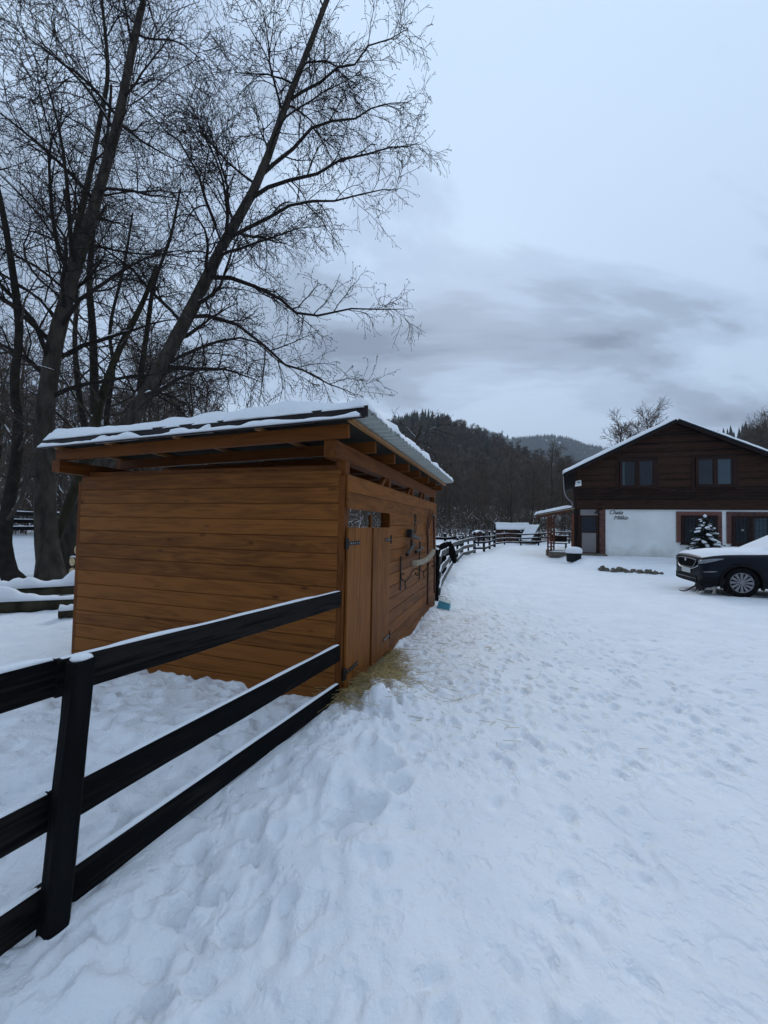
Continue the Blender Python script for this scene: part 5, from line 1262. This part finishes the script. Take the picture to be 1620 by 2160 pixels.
log((-5.0, 7.35, .10), (-7.4, 6.35, .12), .13, 'felled_log', 'mossy felled log under snow left of the shed', 1, .13)
log((-5.4, 8.75, .16), (-8.0, 7.35, .14), .15, 'felled_log', 'second felled log under deep snow, nearer the alders', 2, .17)
log((-4.9, 6.65, .07), (-5.25, 6.4, .07), .085, 'log_stub', 'short sawn log stub with snow against the shed', 3, .11)
fw = [(-7.35, 9.3, .35, .125), (-7.11, 9.25, .14, .12), (-7.40, 9.35, .62, .11), (-7.15, 9.3, .48, .115), (-7.29, 9.35, .86, .12), (-7.11, 9.35, .74, .10), (-7.18, 9.37, 1.02, .10), (-7.39, 9.3, .12, .115)]
for i, (x, y, z, r_) in enumerate(fw):
    log((x, y, z), (x + .35, y + .9, z + .02), r_, 'firewood_log', 'sawn firewood log in the pile behind the shed corner', 60 + i, .05 if i in (2, 4, 6) else 0, 'firewood', 'firewood pile behind the shed')
log((-6.72, 8.55, .22), (-6.2, 9.2, .20), .12, 'firewood_log', 'thick sawn log lying in front of the firewood pile, snow on top', 80, .16, 'firewood')
# ------------------------------------------------------------------ car (local x = back along the car, y = far side, z up); front at x = 0
car_o = Vector((8.69, 9.50, 0)) - U * .779 + V * .94
car = empty('parked_car', car_o, -PHI, 'dark blue car parked by the house, bonnet and windscreen under snow', 'car')
ST = [  # x, half width, bottom, sill, mid, shoulder, hood edge, hood centre
 (0.00, .68, .34, .42, .62, .82, .885, .910), (.05, .81, .27, .36, .62, .86, .935, .965), (.16, .885, .23, .34, .64, .885, .965, 1.00), (.34, .915, .22, .34, .66, .915, 1.00, 1.045),
 (.62, .935, .22, .34, .68, .94, 1.03, 1.08), (.95, .94, .22, .34, .70, .955, 1.045, 1.10), (1.30, .94, .22, .34, .71, .97, 1.06, 1.125), (1.55, .94, .22, .34, .71, .98, 1.07, 1.13),
 (2.4, .94, .22, .34, .72, 1.0, 1.075, 1.10), (3.3, .94, .22, .34, .72, 1.01, 1.085, 1.10), (4.0, .935, .24, .36, .73, 1.02, 1.09, 1.11), (4.45, .89, .28, .40, .74, 1.01, 1.08, 1.10), (4.66, .76, .36, .46, .74, .97, 1.04, 1.06)]
def sect(s_): 
    x, w, zb, zs, zm, zsh, ze, zc = s_
    h = [(0, zb), (w*.7, zb), (w*.95, zb + .02), (w, zs), (w, zm), (w - .012, zsh), (w*.93, (zsh+ze)/2 + .012), (w*.84, ze), (w*.45, zc - .008), (0, zc)]
    return [(x, y, z) for y, z in h] + [(x, -y, z) for y, z in h[-2:0:-1]]
def dense(tab, k=4):
    t = np.array(tab); n = len(t); return [tuple(r) for r in spline(t, (n - 1) * k + 1)]
def loft(secs):
    n = len(secs[0]); b = MB(); Vv = [p for s_ in secs for p in s_]
    F = [(i*n+j, i*n+(j+1)%n, (i+1)*n+(j+1)%n, (i+1)*n+j) for i in range(len(secs)-1) for j in range(n)] + [tuple(range(n)), tuple((len(secs)-1)*n + j for j in range(n))[::-1]]
    return b.add(Vv, F)
ST = [((.95 - (.95 - r[0]) * .82) if r[0] < .95 else r[0],) + r[1:] for r in ST]
X0 = .171
DS = [(r[0] - X0,) + r[1:] for r in dense(ST)]
body_me = loft([sect(s_) for s_ in DS]).mesh('body')
body = link('body', body_me, M['carpaint'], car, True)
cut = MB()
for ax_ in (.779, 3.569):
    for s_ in (-1, 1): cut.tube([(ax_, s_ * .60, .36), (ax_, s_ * 1.10, .36)], .405, 32)
cut_o = cut.build('cutter', M['carblack']); md = body.modifiers.new('arches', 'BOOLEAN'); md.operation = 'DIFFERENCE'; md.object = cut_o; md.solver = 'EXACT'
cut_o.parent = car; bpy.context.view_layer.update()
nm = bpy.data.meshes.new_from_object(body.evaluated_get(bpy.context.evaluated_depsgraph_get())); body.modifiers.clear(); body.data = nm; bpy.data.objects.remove(cut_o)
if len(nm.materials) > 1:
    nm.materials[1] = M['carblack']
def hull_top(x, y):
    t = np.array(DS); w, ze, zc = [np.interp(x, t[:, 0], t[:, k]) for k in (1, 6, 7)]
    a = abs(y); return float(np.interp(a, [0, w*.45, w*.84, w*.93], [zc, zc - .008, ze, ze - .03])), float(w)
# cabin
RLN = [(1.40, 1.08), (1.75, 1.30), (2.1, 1.50), (2.4, 1.62), (2.8, 1.675), (3.4, 1.67), (4.0, 1.62), (4.35, 1.45), (4.58, 1.12)]
def cab_top(x): p = spline(np.array(RLN), 60); return float(np.interp(x, p[:, 0], p[:, 1]))
secs = []
for x in np.linspace(1.40, 4.58, 40):
    zt = cab_top(x); zb = 1.04; wt = .86 - .27 * max(0, (zt - 1.06)) / .6
    h = [(0, zb), (.88, zb), (.88 - .27*(min(zt, 1.10) - 1.04)/.6, min(zb + .06, zt)), ((.86 + wt)/2 , (1.08 + zt)/2), (wt, zt - .05), (wt - .09, zt - .008), (wt*.5, zt + .012), (0, zt + .02)]
    secs.append([(x, y, z) for y, z in h] + [(x, -y, z) for y, z in h[-2:0:-1]])
loft(secs).build('cabin', M['carglass'], car, True)
for s_ in (-1, 1):
    p = [(x, s_ * (.86 - .27 * max(0, cab_top(x) - 1.06) / .6 - .012), cab_top(x) - .03) for x in np.linspace(1.42, 4.5, 26)]
    MB().tube([Vector(q) for q in p], .045, 8).build('roof_pillar', M['carpaint'], car, True)
# snow lying over bonnet, screen and roof
xs = np.concatenate([np.linspace(.045, 1.5, 42), np.linspace(1.55, 4.4, 50)]); ts = np.linspace(-1, 1, 33); pv = []
for i, x in enumerate(xs):
    hz, w = hull_top(x, 0); zc = cab_top(x) if x > 1.4 else 0
    wh = w * .885; wc = .86 - .27 * max(0, zc - 1.06) / .6 if zc else 0
    mixk = float(sstep(1.42, 1.58, np.array(x))); half = wh * (1 - mixk) + (wc - .02) * mixk
    for t in ts:
        y = t * half; zz = hull_top(x, y)[0]
        if zc: zz = max(zz if mixk < .99 else 0, zc + .02 * (1 - t * t) - (.05 * max(0, abs(t) - .8) / .2))
        ed_ = max(0.0, 1 - ((abs(t))**8)); fr_ = min(1.0, (x - .03) / .12)
        th = (.042 if x < 1.45 else .05) * math.sqrt(ed_) * math.sqrt(max(0, fr_)) * (1 + .5 * float(fbm(np.array([x*5]), np.array([y*5]), 8, 2)[0]))
        pv.append((x, y, zz + th + .004))
n = len(ts); id_ = np.arange(len(pv)).reshape(-1, n); q = np.stack([id_[:-1, :-1], id_[1:, :-1], id_[1:, 1:], id_[:-1, 1:]], -1).reshape(-1, 4)
pv = np.array(pv); bot = pv.copy(); bot[:, 2] -= .045; nb = len(pv)
ring_ = np.concatenate([id_[0], id_[1:, -1], id_[-1, -2::-1], id_[-2:0:-1, 0]]); rq = np.stack([ring_, np.roll(ring_, -1), np.roll(ring_, -1) + nb, ring_ + nb], -1)
link('snow', mesh_np('snow', np.vstack([pv, bot]), np.vstack([q[:, ::-1], q + nb, rq])), M['snow'], car, True)
# thin dusting on the wing shoulders
def shell(pts_top, pts_bot, name, mat, off=.010):
    """curved strip round the front corner; pts are (x,y,z), offset outwards"""
    out = []
    for a, b_ in zip(pts_top, pts_bot):
        for p in (a, b_):
            o = Vector((p[0] - 1.2, p[1], 0)).normalized() * off; out.append((p[0] + o.x, p[1] + o.y, p[2]))
    n = len(pts_top); F = [(2*i, 2*i+1, 2*i+3, 2*i+2) for i in range(n-1)]
    b = MB(); inn = [(p[0] + .05 * (1 if p[0] < .3 else 0), p[1] * .97, p[2]) for p in out]
    m = len(out); b.add(out + inn, F + [tuple(m + i for i in f[::-1]) for f in F] + [(0, 2, m + 2, m)] + [(2*i, 2*i+2, m+2*i+2, m+2*i) for i in range(n-1)] + [(2*i+1, m+2*i+1, m+2*i+3, 2*i+3) for i in range(n-1)] + [(0, m, m+1, 1), (m-2, m-1, 2*m-1, 2*m-2)])
    return b.build(name, M[mat], car, True)
def outline(x): t = np.array(DS); return float(np.interp(x, t[:, 0], t[:, 1]))
for s_ in (-1, 1):
    hx = [.0, .03, .08, .16, .28, .42]; hy = [outline(x) for x in hx]; zt = [.865, .875, .89, .91, .925, .935]; zb = [.775, .78, .80, .83, .87, .915]
    shell([(x, s_*y, z) for x, y, z in zip(hx, hy, zt)], [(x, s_*y, z) for x, y, z in zip(hx, hy, zb)], 'headlight', 'lamp_glass', .012)
    fx = [.05, .10, .18, .28]; shell([(x, s_*outline(x), z) for x, z in zip(fx, (.585, .60, .61, .615))], [(x, s_*outline(x), z) for x, z in zip(fx, (.565, .57, .575, .60))], 'fog_light', 'alloy', .012)
    # wheel-arch cladding
    for ax_ in (.779, 3.569):
        b = MB(); n = 26; Vv = []
        for k in range(n + 1):
            a = math.pi * (-.12 + 1.24 * k / n)
            for rr, yy in ((.40, .90), (.40, .957), (.455, .950), (.455, .90)): Vv.append((ax_ + rr * math.cos(a), s_ * yy, .36 + rr * math.sin(a)))
        b.add(Vv, [(4*k+j, 4*k+(j+1)%4, 4*k+4+(j+1)%4, 4*k+4+j) for k in range(n) for j in range(4)]); b.build('arch_trim', M['carblack'], car, True)
    b = MB(); b.box(1.40, 3.30, s_ * .90, s_ * .965, .25, .36); b.build('sill', M['carblack'], car); b = MB(); b.box(1.42, 3.28, s_ * .962, s_ * .972, .285, .305); b.build('sill_trim', M['chrome'], car)
    for x in (1.62, 2.72): b = MB(); b.box(x, x + .008, s_ * .932, s_ * .9425, .40, 1.0); b.build('door_gap', M['carblack'], car)
    b = MB(); b.ell((1.72, s_ * 1.03, 1.13), (.09, .11, .075), 12, 8); b.build('mirror', M['carpaint'], car, True)
    for x in (2.45,): MB().box(x, x + .22, s_ * .935, s_ * .965, .86, .89).build('door_handle', M['carpaint'], car)
# dark front: grille, chrome frame, lower bumper, plate
gp = [(-.60, .855), (-.30, .88), (0, .885), (.30, .88), (.60, .855), (.47, .70), (.36, .645), (0, .63), (-.36, .645), (-.47, .70)]
def fx_(y): return -.016 + .06 * max(0, abs(y) - .35) ** 2
MB().prism(gp, lambda y, z, s_: (fx_(y) - .004 + .06 * s_, y, z)).build('grille', M['carblack'], car)
fr_pts = [Vector((fx_(y) - .008, y, z)) for y, z in gp] + [Vector((fx_(gp[0][0]) - .008, gp[0][0], gp[0][1]))]
MB().tube(fr_pts, .010, 6, False).build('grille_frame', M['alloy'], car, True)
for y in np.linspace(-.42, .42, 15): MB().beam((fx_(y) - .010, y, .675), (fx_(y) - .010, y, .86), .012, .010, (1, 0, 0)).build('grille_bar', M['carblack'], car)
MB().tube([(-.030, 0, .835), (-.036, 0, .835)], .045, 14).build('badge', M['chrome'], car)
b = MB(); bx = [Vector((x - .012, s_ * outline(x) * 1.0, z)) for x, s_, z in ((.30, -1, .60), (.14, -1, .58), (.05, -1, .60), (.0, -1, .63))]
b.tube([Vector((.0, -.66, .72)), Vector((-.014, -.50, .66)), Vector((-.026, -.36, .615)), Vector((-.03, 0, .605)), Vector((-.026, .36, .615)), Vector((-.014, .50, .66)), Vector((.0, .66, .72))], .010, 6); b.build('chrome_lip', M['chrome'], car, True)
hx = [.0, .03, .08, .16, .28, .45]
for s_ in (-1, 1): shell([(x, s_*outline(x), .455) for x in hx], [(x, s_*outline(x), .29) for x in hx], 'lower_bumper', 'carblack', .010)
MB().box(-.014, .05, -.57, .57, .28, .46).build('lower_bumper', M['carblack'], car)
MB().tube([Vector((-.02, y, .375)) for y in (-.55, 0, .55)], .008, 6).build('bumper_trim', M['alloy'], car, True)
MB().box(-.028, -.012, -.26, .26, .49, .60).build('number_plate', M['plate'], car, bevel=.004)
pl_ = MB()
for y0 in (-.19, -.12, -.05, .05, .12, .19): pl_.box(-.0295, -.0285, y0 - .022, y0 + .022, .52, .575)
# wheels
def wheel(x, s_):
    w = empty('wheel', (x, s_ * .84, .36)); w.parent = car
    def lat(prof, n=36): 
        Vv = [(r * math.cos(2*math.pi*j/n), s_ * y, r * math.sin(2*math.pi*j/n)) for r, y in prof for j in range(n)]; k = len(prof)
        b = MB(); b.add(Vv, [(i*n+j, i*n+(j+1)%n, (i+1)*n+(j+1)%n, (i+1)*n+j) for i in range(k-1) for j in range(n)]); return b
    lat([(.235, -.11), (.33, -.115), (.36, -.09), (.362, .06), (.352, .085), (.30, .10), (.245, .092), (.24, .07)]).build('tyre', M['tyre'], w, True)
    lat([(.243, .070), (.243, .088), (.228, .090), (.222, .060), (.21, -.08)]).build('rim', M['alloy'], w, True)
    lat([(.222, .03), (.001, .03)]).build('brake_disc', M['carblack'], w)
    for k in range(12):
        a = 2 * math.pi * k / 12; ca, sa = math.cos(a), math.sin(a)
        def pt(r, t, y): return (r * ca - t * sa, s_ * y, r * sa + t * ca)
        b = MB(); b.add([pt(.045, -.011, .078), pt(.045, .011, .078), pt(.232, .034, .085), pt(.232, -.034, .085), pt(.045, -.011, .05), pt(.045, .011, .05), pt(.232, .034, .06), pt(.232, -.034, .06)], [(0,1,2,3),(7,6,5,4),(0,4,5,1),(1,5,6,2),(2,6,7,3),(3,7,4,0)]); b.build('spoke', M['alloy'], w)
    lat([(.055, .05), (.055, .084), (.045, .090), (.001, .092)], 18).build('hub', M['alloy'], w, True)
for x in (.779, 3.569):
    for s_ in (-1, 1): wheel(x, s_)

# ------------------------------------------------------------------ pony and cat: one continuous surface each
def creature(name, mb, voxel, mat, label, cat, loc, rz, smooth=6):
    me = mb.mesh(name); o = link(name, me, mat, None); bpy.context.view_layer.update()
    r_ = o.modifiers.new('r', 'REMESH'); r_.mode = 'VOXEL'; r_.voxel_size = voxel; s_ = o.modifiers.new('s', 'SMOOTH'); s_.iterations = smooth; s_.factor = .5
    nm = bpy.data.meshes.new_from_object(o.evaluated_get(bpy.context.evaluated_depsgraph_get())); o.modifiers.clear(); o.data = nm
    if not nm.materials: nm.materials.append(mat)
    nm.polygons.foreach_set('use_smooth', np.ones(len(nm.polygons), bool)); o.location = loc; o.rotation_euler = (0, 0, rz)
    return tag(o, label, cat)
def T_(b, pts, rad, n=12): b.tube([Vector(p) for p in spline(pts, len(pts) * 3)], list(np.interp(np.linspace(0, 1, len(pts) * 3), np.linspace(0, 1, len(rad)), rad)), n)
b = MB()   # pony faces +x
T_(b, [(-.62, 0, .66), (-.50, 0, .68), (-.25, 0, .63), (.05, 0, .62), (.28, 0, .64), (.38, 0, .66)], [.10, .22, .26, .27, .25, .18], 16)
T_(b, [(.22, 0, .70), (.38, 0, .76), (.54, 0, .82), (.62, 0, .83)], [.22, .20, .17, .14])          # neck
T_(b, [(.58, 0, .86), (.66, 0, .78), (.73, 0, .64), (.775, 0, .50), (.785, 0, .43)], [.13, .145, .115, .090, .075])   # head
b.ell((.775, 0, .47), (.075, .085, .085), 12, 8)
for s_ in (-1, 1):
    T_(b, [(.56, s_*.10, .95), (.55, s_*.135, 1.05), (.56, s_*.15, 1.13)], [.055, .05, .012], 8)
    T_(b, [(.28, s_*.13, .58), (.30, s_*.13, .40), (.295, s_*.13, .30), (.30, s_*.13, .12), (.32, s_*.13, .05), (.33, s_*.13, .0)], [.12, .08, .06, .048, .06, .065])
    T_(b, [(-.45, s_*.13, .62), (-.40, s_*.14, .46), (-.50, s_*.13, .30), (-.48, s_*.13, .14), (-.46, s_*.13, .05), (-.45, s_*.13, .0)], [.16, .11, .06, .05, .06, .065])
T_(b, [(-.62, 0, .74), (-.74, 0, .62), (-.78, 0, .40), (-.76, 0, .20)], [.04, .06, .07, .03])
T_(b, [(.25, 0, .94), (.42, 0, 1.00), (.56, 0, 1.02), (.66, 0, .95), (.75, 0, .82), (.785, 0, .72)], [.05, .075, .08, .085, .06, .03])   # mane and forelock
T_(b, [(.45, -.10, .95), (.46, -.17, .82), (.44, -.20, .66)], [.06, .05, .02], 8); T_(b, [(.45, .10, .95), (.46, .17, .82), (.44, .20, .66)], [.06, .05, .02], 8)
pony = creature('pony', b, .018, M['pony'], 'small black shaggy pony putting its head through the grey rails', 'pony', (1.72, 13.42, gz(1.72, 13.42)), R(-36))
o = MB().ell((0, 0, 0), (.34, .12, .03), 14, 6).build('snow', M['snow'], pony, True); o.location = (-.12, 0, .875)
for s_ in (-1, 1): MB().ell((.70, s_ * .125, .77), (.018, .012, .018), 8, 6).build('eye', M['carglass'], pony, True)

def mat_cat():
    m, nt, bb, N, L = nmat('black_white_cat_fur'); bb.inputs['Roughness'].default_value = .9
    t = N('ShaderNodeTexCoord'); n = N('ShaderNodeTexNoise'); n.inputs['Scale'].default_value = 9; L(t.outputs['Object'], n.inputs['Vector'])
    sp_ = N('ShaderNodeSeparateXYZ'); L(t.outputs['Object'], sp_.inputs[0])
    a = N('ShaderNodeMath', operation='MULTIPLY_ADD'); L(n.outputs[0], a.inputs[0]); a.inputs[1].default_value = .16; L(sp_.outputs[2], a.inputs[2])
    s2 = N('ShaderNodeMath', operation='MULTIPLY_ADD'); L(sp_.outputs[0], s2.inputs[0]); s2.inputs[1].default_value = -.38; L(a.outputs[0], s2.inputs[2])
    r_ = N('ShaderNodeValToRGB'); L(s2.outputs[0], r_.inputs[0]); r_.color_ramp.interpolation = 'LINEAR'
    r_.color_ramp.elements[0].position = .19; r_.color_ramp.elements[0].color = (.58, .56, .50, 1); r_.color_ramp.elements[1].position = .21; r_.color_ramp.elements[1].color = (.012, .011, .011, 1)
    L(r_.outputs[0], bb.inputs['Base Color']); return m
b = MB()   # cat faces +x, crouched walk
T_(b, [(-.20, 0, .15), (-.14, 0, .175), (0, 0, .165), (.12, 0, .18), (.19, 0, .21)], [.055, .085, .08, .075, .05], 12)
b.ell((.245, 0, .285), (.072, .068, .066), 12, 9); b.ell((.30, 0, .265), (.03, .034, .026), 8, 6)
for s_ in (-1, 1):
    T_(b, [(.235, s_*.042, .325), (.235, s_*.05, .385)], [.028, .006], 6)
    T_(b, [(.13, s_*.045, .15), (.14 + .03*s_, s_*.05, .08), (.15 + .05*s_, s_*.05, .01)], [.035, .024, .020], 8)
    T_(b, [(-.15, s_*.05, .14), (-.10, s_*.055, .09), (-.18, s_*.055, .05), (-.15, s_*.055, .01)], [.055, .04, .022, .020], 8)
T_(b, [(-.22, 0, .16), (-.30, .02, .11), (-.37, .04, .05), (-.45, .04, .035), (-.52, .03, .06)], [.022, .018, .016, .015, .012], 8)
creature('cat', b, .008, mat_cat(), 'black and white cat crouching under the front bumper of the car', 'cat', (8.24, 10.0, gsurf(8.24, 10.0)), R(-14), 3).scale = (1.15, 1.15, 1.15)

# ------------------------------------------------------------------ winter haze in the valley air
hb = MB(); hb.box(-700, 1400, -60, 1350, -6, 275); hz = hb.build('haze', None)
hm = bpy.data.materials.new('valley_haze'); hm.use_nodes = True; hn = hm.node_tree; hn.nodes.clear()
ho = hn.nodes.new('ShaderNodeOutputMaterial'); hv_ = hn.nodes.new('ShaderNodeVolumePrincipled'); hv_.inputs['Color'].default_value = (.86, .92, 1, 1); hv_.inputs['Density'].default_value = .0003; hv_.inputs['Anisotropy'].default_value = .2
hn.links.new(hv_.outputs[0], ho.inputs['Volume']); hz.data.materials.append(hm)
tag(hz, 'thin cold haze filling the valley air', 'haze', kind='stuff')
